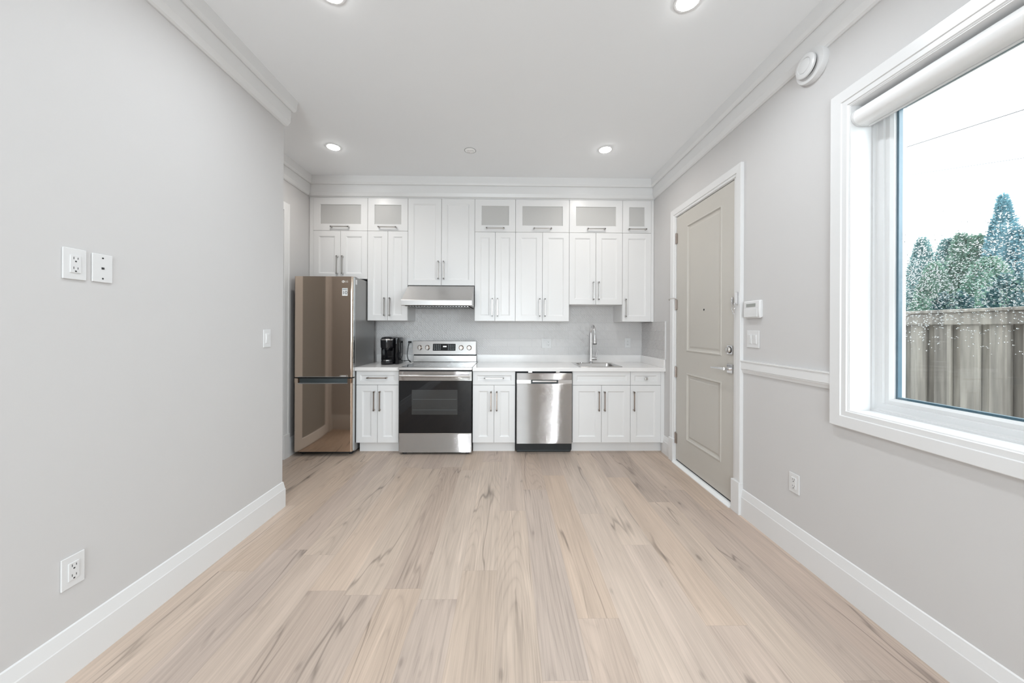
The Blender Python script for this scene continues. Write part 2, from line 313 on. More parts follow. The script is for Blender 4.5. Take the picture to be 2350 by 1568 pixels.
# ------------------------------------------------------------------ mesh helpers
class MB:
    def __init__(self): self.bm = bmesh.new()
    def box(self, x0, x1, y0, y1, z0, z1, bev=0.0, seg=1):
        t = bmesh.new()
        vs = [t.verts.new((x, y, z)) for x in (x0, x1) for y in (y0, y1) for z in (z0, z1)]
        for f in ((0, 1, 3, 2), (4, 6, 7, 5), (0, 4, 5, 1), (2, 3, 7, 6), (0, 2, 6, 4), (1, 5, 7, 3)): t.faces.new([vs[i] for i in f])
        bmesh.ops.recalc_face_normals(t, faces=t.faces)
        if bev: bmesh.ops.bevel(t, geom=list(t.edges), offset=bev, segments=seg, affect='EDGES', profile=0.5)
        self._add(t); return self
    def _add(self, t):
        me = bpy.data.meshes.new('tmp'); t.to_mesh(me); t.free(); self.bm.from_mesh(me); bpy.data.meshes.remove(me)
    def poly(self, pts):
        return self.bm.faces.new([self.bm.verts.new(p) for p in pts])
    def loops(self, rings, close_ends=True, closed=False):
        vr = [[self.bm.verts.new(p) for p in r] for r in rings]; n = len(vr[0])
        pairs = list(zip(vr[:-1], vr[1:])) + ([(vr[-1], vr[0])] if closed else [])
        for a, b in pairs:
            for i in range(n): self.bm.faces.new((a[i], a[(i + 1) % n], b[(i + 1) % n], b[i]))
        if close_ends and not closed:
            self.bm.faces.new(list(reversed(vr[0]))); self.bm.faces.new(vr[-1])
        return self
    def cyl(self, p0, p1, r0, r1=None, seg=24):
        return self.tube([p0, p1], [r0, r0 if r1 is None else r1], seg)
    def tube(self, pts, r, seg=12):
        pts = [Vector(p) for p in pts]; rr = r if isinstance(r, (list, tuple)) else [r] * len(pts)
        rings = []; ref = None
        for i, p in enumerate(pts):
            if i == 0: t = pts[1] - p
            elif i == len(pts) - 1: t = p - pts[i - 1]
            else: t = (pts[i + 1] - p).normalized() + (p - pts[i - 1]).normalized()
            if t.length < 1e-9: t = Vector((0, 0, 1))
            t.normalize()
            if ref is None: ref = Vector((0, 0, 1)) if abs(t.z) < 0.9 else Vector((1, 0, 0))
            a = t.cross(ref)
            if a.length < 1e-6: a = t.cross(Vector((0, 1, 0)))
            a.normalize(); b = t.cross(a).normalized(); ref = -b if b.dot(ref) < 0 else b
            rings.append([p + (a * math.cos(2 * PI * k / seg) + b * math.sin(2 * PI * k / seg)) * rr[i] for k in range(seg)])
        # keep rings aligned
        for i in range(1, len(rings)):
            best = min(range(seg), key=lambda s: (rings[i][s] - pts[i] - (rings[i - 1][0] - pts[i - 1])).length)
            r1_ = rings[i][best:] + rings[i][:best]
            if (r1_[1] - pts[i] - (rings[i - 1][1] - pts[i - 1])).length > (r1_[-1] - pts[i] - (rings[i - 1][1] - pts[i - 1])).length:
                r1_ = [r1_[0]] + list(reversed(r1_[1:]))
            rings[i] = r1_
        return self.loops(rings)
    def lathe(self, prof, c, axis='z', seg=32, sign=1):
        c = Vector(c); rings = []
        for r, h in prof:
            ring = []
            for k in range(seg):
                a = 2 * PI * k / seg; x, y = max(r, 1e-5) * math.cos(a), max(r, 1e-5) * math.sin(a)
                d = {'z': (x, y, h * sign), 'x': (h * sign, x, y), 'y': (x, h * sign, y)}[axis]
                ring.append(c + Vector(d))
            rings.append(ring)
        return self.loops(rings)
    def prism(self, poly, axis, a0, a1):
        f = {'x': lambda u, v, a: (a, u, v), 'y': lambda u, v, a: (u, a, v), 'z': lambda u, v, a: (u, v, a)}[axis]
        return self.loops([[f(u, v, a0) for u, v in poly], [f(u, v, a1) for u, v in poly]])
    def sweep(self, prof, path):
        """prof: (outward, z) polygon, closed; path: xy points, the room lies to its right-hand side."""
        P = [Vector(p) for p in path]; rings = []
        for i, p in enumerate(P):
            ds = []
            if i > 0: ds.append((p - P[i - 1]).normalized())
            if i < len(P) - 1: ds.append((P[i + 1] - p).normalized())
            ns = [Vector((d.y, -d.x)) for d in ds]
            n = ns[0] if len(ns) == 1 else (ns[0] + ns[1]) / (1 + ns[0].dot(ns[1]))
            rings.append([(p.x + n.x * o, p.y + n.y * o, z) for o, z in prof])
        return self.loops(rings)
    def panel(self, mp, u0, u1, v0, v1, thick, panels, rings, edge=0.0015):
        """slab with moulded panels. mp(u,v,d) -> world, d grows away from the viewer."""
        us = sorted({u0, u1} | {a for q in panels for a in (q[0], q[1])}); vs = sorted({v0, v1} | {a for q in panels for a in (q[2], q[3])})
        inset = lambda a, lo, hi: lo + edge if a == lo else hi - edge if a == hi else a
        for i in range(len(us) - 1):
            for j in range(len(vs) - 1):
                a, b, c, d = us[i], us[i + 1], vs[j], vs[j + 1]
                if any(a >= q[0] and b <= q[1] and c >= q[2] and d <= q[3] for q in panels): continue
                a, b = inset(a, u0, u1), inset(b, u0, u1); c, d = inset(c, v0, v1), inset(d, v0, v1)
                self.poly([mp(a, c, 0), mp(b, c, 0), mp(b, d, 0), mp(a, d, 0)])
        R = lambda i, d, q=(u0, u1, v0, v1): [mp(q[0] + i, q[2] + i, d), mp(q[1] - i, q[2] + i, d), mp(q[1] - i, q[3] - i, d), mp(q[0] + i, q[3] - i, d)]
        self.loops([R(edge, 0), R(0, edge), R(0, thick)], close_ends=False); self.poly(R(0, thick))
        for q in panels:
            last = R(0, 0, q)
            self.loops([last] + [R(i, d, q) for i, d in rings], close_ends=False)
            self.poly(R(*rings[-1], q))
        return self
    def ringframe(self, mp, u0, u1, v0, v1, rings):
        R = lambda i, d: [mp(u0 + i, v0 + i, d), mp(u1 - i, v0 + i, d), mp(u1 - i, v1 - i, d), mp(u0 + i, v1 - i, d)]
        return self.loops([R(i, d) for i, d in rings], closed=True)
    def build(self, name, m, parent=None, smooth=False):
        bmesh.ops.remove_doubles(self.bm, verts=self.bm.verts, dist=1e-6)
        bmesh.ops.recalc_face_normals(self.bm, faces=self.bm.faces)
        if smooth:
            for f in self.bm.faces: f.smooth = True
            for e in self.bm.edges:
                if len(e.link_faces) == 2 and e.calc_face_angle(0) > 0.6: e.smooth = False
        me = bpy.data.meshes.new(name); self.bm.to_mesh(me); self.bm.free()
        o = bpy.data.objects.new(name, me); COL.objects.link(o)
        me.materials.append(m if not isinstance(m, str) else M[m])
        if parent:
            o.parent = parent
            root = parent
            if parent.type == 'EMPTY': o.matrix_parent_inverse = Matrix.Translation(parent.location).inverted()
        return o

def tag(o, label=None, cat=None, group=None, kind=None):
    if label: o['label'] = label
    if cat: o['category'] = cat
    if group: o['group'] = group
    if kind: o['kind'] = kind
    return o
def thing(name, loc, label, cat, group=None, kind=None):
    o = bpy.data.objects.new(name, None); COL.objects.link(o); o.location = loc; o.empty_display_size = 0.05
    return tag(o, label, cat, group, kind)
def text_mesh(name, body, size, mw, m, parent, depth=0.0006):
    cu = bpy.data.curves.new(name, 'FONT'); cu.body = body; cu.size = size; cu.extrude = depth; cu.align_x = 'CENTER'; cu.align_y = 'CENTER'
    t = bpy.data.objects.new(name + '_curve', cu); COL.objects.link(t)
    bpy.context.view_layer.update()
    me = bpy.data.meshes.new_from_object(t.evaluated_get(bpy.context.evaluated_depsgraph_get()))
    bpy.data.objects.remove(t); bpy.data.curves.remove(cu)
    me.transform(mw); o = bpy.data.objects.new(name, me); me.name = name; COL.objects.link(o)
    me.materials.clear(); me.materials.append(M[m]); o.parent = parent
    if parent.type == 'EMPTY': o.matrix_parent_inverse = Matrix.Translation(parent.location).inverted()
    return o
FRONT = lambda x, y, z: Matrix.Translation((x, y, z)) @ Matrix.Rotation(PI / 2, 4, 'X')   # text facing -y
fy = lambda y: (lambda u, v, d: (u, y + d, v))          # faces -y (kitchen fronts)
fxr = lambda x: (lambda u, v, d: (x + d, u, v))         # faces -x (right wall)
fxl = lambda x: (lambda u, v, d: (x - d, u, v))         # faces +x (left wall)

# ================================================================== SETTING
S = lambda mb, name, m, label, cat: tag(mb.build(name, m), label, cat, kind='structure')
S(MB().box(-2.6, 1.9, YR - 0.15, YB + 0.15, -0.12, 0.0), 'floor', 'floor', 'pale oak plank floor running towards the kitchen', 'floor')
S(MB().box(-2.6, 1.9, YR - 0.15, YB + 0.15, ZC, ZC + 0.12), 'ceiling', 'ceil', 'flat white ceiling with recessed lights', 'ceiling')
S(MB().box(-2.6, XL, YR, YE, 0, ZC), 'wall_left', 'wall', 'pale grey partition wall with socket plates', 'wall')
S(MB().box(-2.6, XA, YE, YB, 0, ZC), 'wall_alcove', 'wall', 'short grey wall of the recess beside the fridge', 'wall')
S(MB().box(-2.6, 1.9, YB, YB + 0.15, 0, ZC), 'wall_back', 'wall', 'kitchen wall behind the cabinets', 'wall')
# right wall with window and door openings
WY0, WY1, WZ0, WZ1 = -0.20, 1.645, 0.917, 2.40
DY0, DY1, DZ1 = 2.504, 3.377, 2.418
XO = 1.86
mb = MB()
mb.box(XR, XO, YR, WY0, 0, ZC).box(XR, XO, WY0, WY1, 0, WZ0).box(XR, XO, WY0, WY1, WZ1, ZC)
mb.box(XR, XO, WY1, DY0 - 0.02, 0, ZC).box(XR, XO, DY0 - 0.02, DY1 + 0.02, DZ1 + 0.02, ZC).box(XR, XO, DY1 + 0.02, YB, 0, ZC)
S(mb, 'wall_right', 'wall', 'pale grey wall with the window and the entry door', 'wall')
# rear wall, behind the viewpoint, with an added glazed opening for fill light
RX0, RX1, RZ1 = -1.5, 0.7, 2.45
mb = MB(); mb.box(XL, RX0, YR - 0.15, YR, 0, ZC).box(RX1, XR, YR - 0.15, YR, 0, ZC).box(RX0, RX1, YR - 0.15, YR, RZ1, ZC).box(RX0, RX1, YR - 0.15, YR, 0, 0.1)
S(mb, 'wall_rear', 'wall', 'rear wall with an added glazed opening for fill light', 'wall')
w2 = thing('fill_window', (-0.4, YR - 0.07, 0.1), 'added, unseen glazed opening in the rear wall, placed for fill light', 'window', kind='structure')  # added behind the viewpoint and placed to let in fill light
fyb = lambda u, v, d: (u, YR - 0.04 - d, v)
MB().ringframe(fyb, RX0, RX1, 0.1, RZ1, [(0, 0), (0.07, 0), (0.07, 0.06), (0, 0.06)]).build('frame', 'trim', w2)
MB().box(-0.44, -0.36, YR - 0.1, YR - 0.04, 0.17, RZ1 - 0.07).build('mullion', 'trim', w2)
MB().box(RX0 + 0.06, RX1 - 0.06, YR - 0.075, YR - 0.07, 0.16, RZ1 - 0.06).build('pane', 'glass', w2)

# crown mouldings
ZB = 2.785
CROWN = [(-0.002, ZB), (0.008, ZB), (0.018, ZB + 0.008), (0.028, ZB + 0.037), (0.030, ZB + 0.042), (0.033, 2.910), (0.043, 2.907), (0.050, 2.912), (0.058, 2.930), (0.060, 2.96), (0.064, ZC), (-0.002, ZC)]
S(MB().sweep(CROWN, [(XL, YR), (XL, YE), (XA, YE), (XA, 3.86)]), 'trim_1', 'trim', 'white stepped crown moulding along the partition wall and into the recess', 'crown moulding')
S(MB().sweep(CROWN, [(XR, 3.86), (XR, YR)]), 'trim_2', 'trim', 'white stepped crown moulding above the window and entry door', 'crown moulding')
mb = MB(); mb.sweep([(o - 0.0, z) for o, z in CROWN], [(XA, YU + 0.002), (XR, YU + 0.002)])
mb.box(XA, XR, YU + 0.004, YB, 2.776, ZC)
S(mb, 'trim_3', 'trim', 'white crown moulding above the kitchen wall cabinets', 'crown moulding')
# baseboards
BASE = [(-0.002, 0), (0.015, 0), (0.015, 0.130), (0.013, 0.134), (0.006, 0.176), (0.005, 0.183), (0.0, 0.187), (-0.002, 0.187)]
S(MB().sweep(BASE, [(XL, YR), (XL, YE), (XA, YE), (XA, 2.62)]), 'baseboard_left', 'trim', 'tall white baseboard along the partition wall', 'baseboard')
S(MB().sweep(BASE, [(XA, 3.535), (XA, YB)]), 'baseboard_alcove', 'trim', 'white baseboard in the recess beside the fridge', 'baseboard')
S(MB().sweep(BASE, [(XR, 2.406), (XR, YR)]), 'baseboard_right', 'trim', 'tall white baseboard under the window', 'baseboard')
S(MB().sweep(BASE, [(XR, YT - 0.03), (XR, 3.462)]), 'baseboard_back', 'trim', 'short white baseboard between the entry door and the base cabinets', 'baseboard')
# chair rail
RAIL = [(-0.002, 1.006), (0.006, 1.006), (0.009, 1.018), (0.014, 1.028), (0.014, 1.034), (0.018, 1.036), (0.018, 1.085), (0.022, 1.087), (0.022, 1.095), (-0.002, 1.095)]
S(MB().sweep(RAIL, [(XR, 2.408), (XR, 1.733)]), 'trim_4', 'trim', 'white chair rail between the entry door and the window', 'chair rail')

# ---- entry door
d1 = thing('door_1', (1.69, 2.94, 0), 'tall greige two-panel entry door with lever, deadbolt and hinges', 'door', kind='structure')
dm = fxr(1.668)
slab = MB().panel(dm, DY0 + 0.003, DY1 - 0.003, 0.034, 2.413, 0.044,
    [(2.655, 3.180, 1.105, 2.283), (2.655, 3.180, 0.274, 0.904)],
    [(0.004, -0.004), (0.012, -0.005), (0.020, 0.006), (0.032, 0.009), (0.040, 0.008), (0.052, 0.004)]).build('door_leaf', 'door', d1)
mb = MB()
for (a, b, c, d) in ((DY0 - 0.02, DY0, 0, DZ1 + 0.02), (DY1, DY1 + 0.02, 0, DZ1 + 0.02)): mb.box(1.664, 1.80, a, b, c, d)
mb.box(1.664, 1.80, DY0, DY1, DZ1, DZ1 + 0.02)
mb.box(1.714, 1.80, DY0, DY0 + 0.012, 0, DZ1).box(1.714, 1.80, DY1 - 0.012, DY1, 0, DZ1).box(1.714, 1.80, DY0, DY1, DZ1 - 0.012, DZ1)
mb.build('jamb', 'trim', d1)
# casing: three-sided, stepped
def casing(name, y0, y1, ztop, wd, par):
    rings = [(0, XR + 0.001), (0, XR - 0.021), (0.004, XR - 0.023), (wd * 0.72, XR - 0.019), (wd * 0.75, XR - 0.013), (wd * 0.97, XR - 0.011), (wd, XR - 0.007), (wd, XR + 0.001)]
    mb = MB()
    pts = lambda i: [(y0 + i, 0.0), (y0 + i, ztop - i), (y1 - i, ztop - i), (y1 - i, 0.0)]
    R = [[(x, yy, zz) for (yy, zz) in pts(i)] for i, x in rings]
    n = len(R)
    for k in range(3):
        for i in range(n):
            a, b = R[i], R[(i + 1) % n]
            mb.poly([a[k], a[k + 1], b[k + 1], b[k]])
    mb.poly([r[0] for r in R]); mb.poly([r[3] for r in R])
    return mb.build(name, 'trim', par)
casing('casing', 2.405, 3.458, 2.497, 0.075, d1)
MB().box(1.634, XR + 0.001, 2.402, 2.489, 0, 0.228, 0.002).build('plinth_block', 'trim', d1)
MB().box(1.634, XR + 0.001, 3.376, 3.461, 0, 0.228, 0.002).build('plinth_block', 'trim', d1)
MB().prism([(1.628, 0), (1.628, 0.006), (1.655, 0.022), (1.80, 0.022), (1.80, 0)], 'y', DY0, DY1).build('threshold', 'threshold', d1)
MB().box(1.672, 1.71, DY0 + 0.004, DY1 - 0.004, 0.0225, 0.034).build('door_sweep', 'matte_black', d1)
for zc in (2.205, 1.552, 0.89, 0.241):
    h = MB(); h.cyl((1.662, 3.374, zc - 0.051), (1.662, 3.374, zc + 0.051), 0.0075, seg=14)
    h.box(1.660, 1.6685, 3.352, 3.372, zc - 0.048, zc + 0.048)
    h.cyl((1.662, 3.374, zc + 0.051), (1.662, 3.374, zc + 0.058), 0.005, 0.003, 12)
    ho = h.build('hinge', 'brown_tint_nickel', d1, True)
    if zc == 1.552:
        MB().tube([(1.660, 3.374, 1.612), (1.645, 3.378, 1.618), (1.612, 3.390, 1.612)], 0.004, 8).lathe([(0.0, 0), (0.008, 0), (0.008, 0.012), (0, 0.014)], (1.610, 3.391, 1.606), 'x', 12, -1).build('hinge_stop', 'nickel', ho, True)
# deadbolt
db = MB().box(1.659, 1.668, 2.515, 2.580, 1.126, 1.192, 0.004, 2).build('deadbolt', 'chrome', d1)
MB().lathe([(0.022, 0), (0.022, 0.006), (0.018, 0.010), (0, 0.010)], (1.659, 2.548, 1.159), 'x', 24, -1).box(1.630, 1.650, 2.542, 2.554, 1.140, 1.178, 0.003, 2).build('thumb_turn', 'nickel', db, True)
MB().lathe([(0.026, 0), (0.026, 0.0015), (0.0225, 0.0015), (0.0225, 0)], (1.659, 2.548, 1.159), 'x', 24, -1).build('collar', 'matte_black', db, True)
lv = MB().box(1.659, 1.668, 2.512, 2.580, 0.985, 1.052, 0.004, 2).build('lever_set', 'chrome', d1)
MB().cyl((1.659, 2.548, 1.018), (1.615, 2.548, 1.018), 0.014, 0.012, 20).tube([(1.617, 2.545, 1.018), (1.613, 2.57, 1.018), (1.612, 2.62, 1.017), (1.614, 2.70, 1.012)], [0.011, 0.010, 0.008, 0.006], 12).build('lever', 'chrome', lv, True)
MB().lathe([(0.009, 0), (0.009, 0.003), (0.005, 0.004), (0, 0.002)], (1.674, 2.905, 1.479), 'x', 16, -1).build('peephole', 'matte_black', d1, True)

# ---- alcove door (only the edge of its casing shows)
d2 = thing('door_2', (XA, 3.02, 0), 'white door casing edge in the recess beside the fridge', 'door', kind='structure')
mb = MB(); mb.box(XA - 0.001, XA + 0.018, 3.445, 3.525, 0.24, 2.56, 0.002).box(XA - 0.001, XA + 0.022, 3.505, 3.525, 0.24, 2.56, 0.002).box(XA - 0.001, XA + 0.018, 2.60, 3.445, 2.48, 2.56, 0.002).box(XA - 0.001, XA + 0.018, 2.60, 2.68, 0.24, 2.48, 0.002)
mb.build('casing', 'trim', d2)
MB().box(XA - 0.001, XA + 0.026, 3.440, 3.530, 0, 0.24, 0.002).build('plinth_block', 'trim', d2)
MB().box(XA - 0.001, XA + 0.026, 2.60, 2.685, 0, 0.24, 0.002).build('plinth_block', 'trim', d2)
dl = MB().ringframe(lambda u, v, d: (XA + d, u, v), 2.682, 3.443, 0.01, 2.478, [(0, -0.001), (0, 0.010), (0.105, 0.010), (0.112, 0.004), (0.112, -0.001)]).build('door_leaf', 'trim', d2)
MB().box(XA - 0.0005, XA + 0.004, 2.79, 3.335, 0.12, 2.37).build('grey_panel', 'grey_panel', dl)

# ---- window
w1 = thing('window_1', (1.80, 0.72, WZ0), 'large white framed window with rain drops, looking on a fence and cedars', 'window', kind='structure')
fx0 = lambda u, v, d: (d, u, v)
# casing (picture frame)
C = 0.088
MB().ringframe(fx0, WY0 - C, WY1 + C, WZ0 - C + 0.005, WZ1 + C, [(0, XR + 0.001), (0, XR - 0.020), (0.003, XR - 0.022), (0.054, XR - 0.021), (0.057, XR - 0.016), (0.080, XR - 0.016), (0.083, XR - 0.012), (C, XR - 0.010), (C, XR + 0.001)]).build('casing', 'trim', w1)
MB().ringframe(fx0, WY0, WY1, WZ0, WZ1, [(0, XR - 0.008), (0.004, XR - 0.008), (0.004, 1.765), (0, 1.765)]).build('jamb_liner', 'trim', w1)
MB().ringframe(fx0, WY0 + 0.001, WY1 - 0.001, WZ0 + 0.001, WZ1 + 0.018, [(0, 1.760), (0.012, 1.760), (0.014, 1.772), (0.020, 1.774), (0.044, 1.774), (0.047, 1.782), (0.064, 1.782), (0.074, 1.792), (0.074, 1.850), (0, 1.850)]).build('frame', 'vinyl', w1)
GI = 0.070
MB().box(1.800, 1.804, WY0 + GI, WY1 - GI, WZ0 + GI, WZ1 + 0.018 - GI).build('pane', 'glass', w1)
MB().ringframe(fx0, WY0 + GI, WY1 - GI, WZ0 + GI, WZ1 + 0.018 - GI, [(0, 1.8042), (0.014, 1.8042), (0.014, 1.8225), (0, 1.8225)]).build('glazing_spacer', 'spacer', w1)
outer = MB().box(1.8228, 1.8268, WY0 + GI, WY1 - GI, WZ0 + GI, WZ1 + 0.018 - GI).build('pane', 'glass', w1)
# rain drops on the outer pane
mb = MB()
def drop(y, z, ry, rz, t):
    rings = []
    for k, (s, h) in enumerate(((1, 0), (0.8, 0.62), (0.0, 1.0))):
        if s: rings.append([mb.bm.verts.new((1.8272 + t * h, y + ry * s * math.cos(a), z + rz * s * math.sin(a))) for a in [2 * PI * i / 7 for i in range(7)]])
        else: top = mb.bm.verts.new((1.8272 + t, y, z))
    a, b = rings
    for i in range(7):
        j = (i + 1) % 7
        mb.bm.faces.new((a[i], a[j], b[j], b[i])); mb.bm.faces.new((b[i], b[j], top))
    mb.bm.faces.new(list(reversed(a)))
for i in range(6500):
    y = random.uniform(0.9, WY1 - GI - 0.012); z = random.triangular(1.20, 1.84, 1.55)
    dens = 1.0 if y > 1.42 else 0.75
    if z < 1.40: dens *= 0.55
    if random.random() > dens: continue
    r = random.uniform(0.0013, 0.0032)
    if y > 1.43: drop(y, z, r * 0.9, r * 0.9, r * 0.8)
    else: drop(y, z, r * 1.25, r * 0.6, r * 0.7)
tag(mb.build('raindrops', 'water', outer, True), 'clear rain drops', kind='stuff')
# roller blind cassette
rb = thing('roller_blind', (1.705, 0.72, 2.325), 'rolled-up white roller blind at the top of the window', 'blind')
prof = []
for k in range(15):
    a = PI * 0.62 + PI * 0.95 * k / 14
    prof.append((1.702 + 0.042 * math.cos(a), 2.337 + 0.041 * math.sin(a)))
prof += [(1.745, 2.297), (1.745, 2.378)]
MB().prism(prof, 'y', WY0 + 0.012, WY1 - 0.013).build('cassette', 'blind', rb, True)
MB().prism([(1.702 + (x - 1.702) * 1.05, 2.337 + (z - 2.337) * 1.05) for x, z in prof], 'y', WY1 - 0.0125, WY1 - 0.005).build('end_cap', 'plastic', rb, True)
MB().prism([(1.702 + (x - 1.702) * 1.05, 2.337 + (z - 2.337) * 1.05) for x, z in prof], 'y', WY0 + 0.005, WY0 + 0.0115).build('end_cap', 'plastic', rb, True)
MB().box(1.722, 1.750, WY0 + 0.01, WY1 - 0.01, 2.381, 2.3965, 0.002).build('headrail', 'plastic', rb)
MB().box(1.728, 1.738, WY0 + 0.02, WY1 - 0.02, 2.2885, 2.2965, 0.002).build('bottom_bar', 'plastic', rb)

# ================================================================== OUTDOORS
S(MB().box(XO + 0.02, 40, -20, 40, -0.50, -0.40), 'ground', 'ground', 'ground of the side yard outside the window', 'ground')
fn = thing('wooden_fence', (3.2, 3.0, -0.40), 'weathered grey board fence outside the window', 'fence')
mb = MB(); PB = 0.149
for i in range(-14, 60):
    y = 2.115 + i * PB + 0.0
    off = random.uniform(-0.004, 0.004)
    mb.box(3.232 + off, 3.250 + off, y - 0.062, y + 0.062, -0.38, 1.36)
    mb.box(3.204 + off, 3.222 + off, y + PB / 2 - 0.048 + off, y + PB / 2 + 0.048 + off, -0.38, 1.36)
mb.build('board_panel', 'fence', fn)
MB().box(3.186, 3.204, 0.0, 11.0, 1.352, 1.438, 0.003).build('top_rail', 'fence', fn)
MB().box(3.17, 3.29, 0.0, 11.0, 1.438, 1.462, 0.004).build('cap_board', 'fence', fn)
for y in (0.4, 2.8, 5.2, 7.6, 10.0): MB().box(3.254, 3.343, y - 0.045, y + 0.045, -0.40, 1.437).build('post', 'fence', fn)

def cedar(x, y, h, r, m, label, seed, n=2600, power=0.8, leaf=1.0, name='cedar_tree', cat='tree', group='cedars behind the fence', base=-0.4):
    rnd = random.Random(seed)
    t = thing(name, (x, y, -0.4), label, cat, group)
    MB().tube([(x, y, -0.4), (x, y, h * 0.5), (x + 0.02, y, h * 0.93)], [0.09, 0.05, 0.012], 8).build('trunk', 'bark', t)
    mb = MB(); H = h + 0.4
    lob = [(rnd.uniform(0, 2 * PI), rnd.uniform(0.2, 0.95), rnd.uniform(0.75, 1.2)) for _ in range(14)]
    for i in range(n):
        s = rnd.random() ** 1.15
        ang = rnd.uniform(0, 2 * PI)
        rr = r * (1 - s) ** power + 0.03
        for la, ls, lg in lob:
            da = abs((ang - la + PI) % (2 * PI) - PI)
            if da < 0.7 and abs(s - ls) < 0.10: rr *= lg; break
        rr *= math.sqrt(rnd.uniform(0.35, 1.0))
        z = -0.4 + 0.15 + s * (H - 0.15)
        p = Vector((x + rr * math.cos(ang), y + rr * math.sin(ang), z + rnd.uniform(-0.05, 0.05)))
        L = rnd.uniform(0.05, 0.10) * leaf; wd = L * 0.55
        d = Vector((math.cos(ang) * 0.7, math.sin(ang) * 0.7, rnd.uniform(0.1, 1.0))).normalized()
        sd = d.cross(Vector((rnd.uniform(-1, 1), rnd.uniform(-1, 1), rnd.uniform(-1, 1)))).normalized()
        mb.poly([p, p + d * L * 0.5 + sd * wd * 0.5, p + d * L, p + d * L * 0.5 - sd * wd * 0.5])
    core = []
    for q in range(9):
        sq = q / 8; rq = max(0.01, r * 0.55 * (1 - sq) ** power)
        core.append([(x + rq * rnd.uniform(0.85, 1.1) * math.cos(2 * PI * i_ / 12), y + rq * rnd.uniform(0.85, 1.1) * math.sin(2 * PI * i_ / 12), 0.1 + sq * (h * 0.93 - 0.1)) for i_ in range(12)])
    mb.loops(core)
    mb.build('foliage', m, t)
TX = 13.0; k = TX / 8.0
spec = [(6.95, 2.66, 0.55, 'leaf', 'low cedar at the far edge of the window glass'),
        (6.52, 3.06, 0.42, 'leaf', 'narrow round-topped cedar standing apart from the others'),
        (6.155, 2.95, 0.40, 'leaf', 'cedar just beside the gap in the treetops'),
        (5.955, 3.00, 0.42, 'leaf3', 'cedar with a single twig rising from its top'),
        (5.755, 2.92, 0.45, 'leaf3', 'cedar touching the foot of the tallest tree'),
        (5.44, 3.48, 0.62, 'leaf2', 'tallest bluish conifer rising above the hedge'),
        (5.20, 2.90, 0.50, 'leaf2', 'bluish cedar shouldering the tallest tree'),
        (4.9, 2.85, 0.5, 'leaf', 'cedar past the tallest tree at the picture edge'),
        (6.33, 2.55, 0.55, 'leaf3', 'low green shrub filling the gap between the treetops'),
        (5.6, 2.5, 0.75, 'leaf3', 'broad green shrub in front of the tallest tree')]
for i, (y8, z8, r8, m, lab) in enumerate(spec):
    sh = -0.9 if 'shrub' in lab else 0.0
    kk = (TX + sh) / 8.0
    cedar(TX + sh, y8 * kk, CAM_H + (z8 - CAM_H) * kk, r8 * kk * 0.9, m, lab, 100 + i, 10000, 0.6 if 'tallest bluish' not in lab else 0.95)
cedar(4.6, 3.02, 1.80, 0.36, 'leaf4', 'made-up dark shrub for the unreflecting dark glass above the fence cap, at the picture edge', 301, 11000, 0.35, 0.42, 'dark_zone_shrub', 'shrub', 'added dark shrubs behind the fence')  # added shrubs stand in for the dark glass zone without reflections
cedar(4.6, 3.50, 1.66, 0.30, 'leaf4', 'made-up dark shrub for the unreflecting dark glass above the fence cap, next to the cedars with clear sky gaps', 302, 9000, 0.35, 0.42, 'dark_zone_shrub', 'shrub', 'added dark shrubs behind the fence')
def wire(p, q, r, label):
    p, q = Vector(p), Vector(q); d = (q - p) / (q.y - p.y)
    a = p + d * (26 - p.y); b = p + d * (-14 - p.y)
    mb = MB(); mb.tube([a.lerp(b, t / 20) - Vector((0, 0, 0.06 * (1 - (2 * t / 20 - 1) ** 2))) for t in range(21)], r, 6)
    return tag(mb.build('power_line', 'wire'), label, 'power line', 'overhead wires')
wire((9.0, 7.755, 5.53), (9.0, 5.869, 5.235), 0.009, 'upper thick overhead wire crossing the sky outside the window')
wire((9.05, 7.755, 5.50), (9.05, 5.869, 5.17), 0.004, 'thin overhead wire just under the thick one')
wire((10.4, 8.543, 5.34), (10.4, 6.780, 4.86), 0.006, 'lowest overhead wire, above the cedar tops')

# ================================================================== KITCHEN CABINETS
def pull_v(x, y, z0, z1, m, par):
    b = MB(); yo = y - 0.030
    b.box(x - 0.0055, x + 0.0055, yo - 0.004, yo + 0.004, z0, z1, 0.0015)
    for z in (z0 + 0.008, z1 - 0.008):
        b.box(x - 0.0065, x + 0.0065, yo - 0.004, y + 0.001, z - 0.0075, z + 0.0075, 0.0015)
    return b.build('handle', m, par)
def pull_h(x0, x1, y, z, m, par):
    b = MB(); yo = y - 0.030
    b.box(x0, x1, yo - 0.004, yo + 0.004, z - 0.0055, z + 0.0055, 0.0015)
    for x in (x0 + 0.008, x1 - 0.008):
        b.box(x - 0.0075, x + 0.0075, yo - 0.004, y + 0.001, z - 0.0065, z + 0.0065, 0.0015)
    return b.build('handle', m, par)
RINGS = [(0.002, 0.003), (0.006, 0.004), (0.010, 0.009), (0.016, 0.010)]
FRM = 0.061
def shaker(name, x0, x1, z0, z1, y, par, frm=FRM):
    return MB().panel(fy(y), x0, x1, z0, z1, 0.019, [(x0 + frm, x1 - frm, z0 + frm, z1 - frm)], RINGS).build(name, 'cab', par)
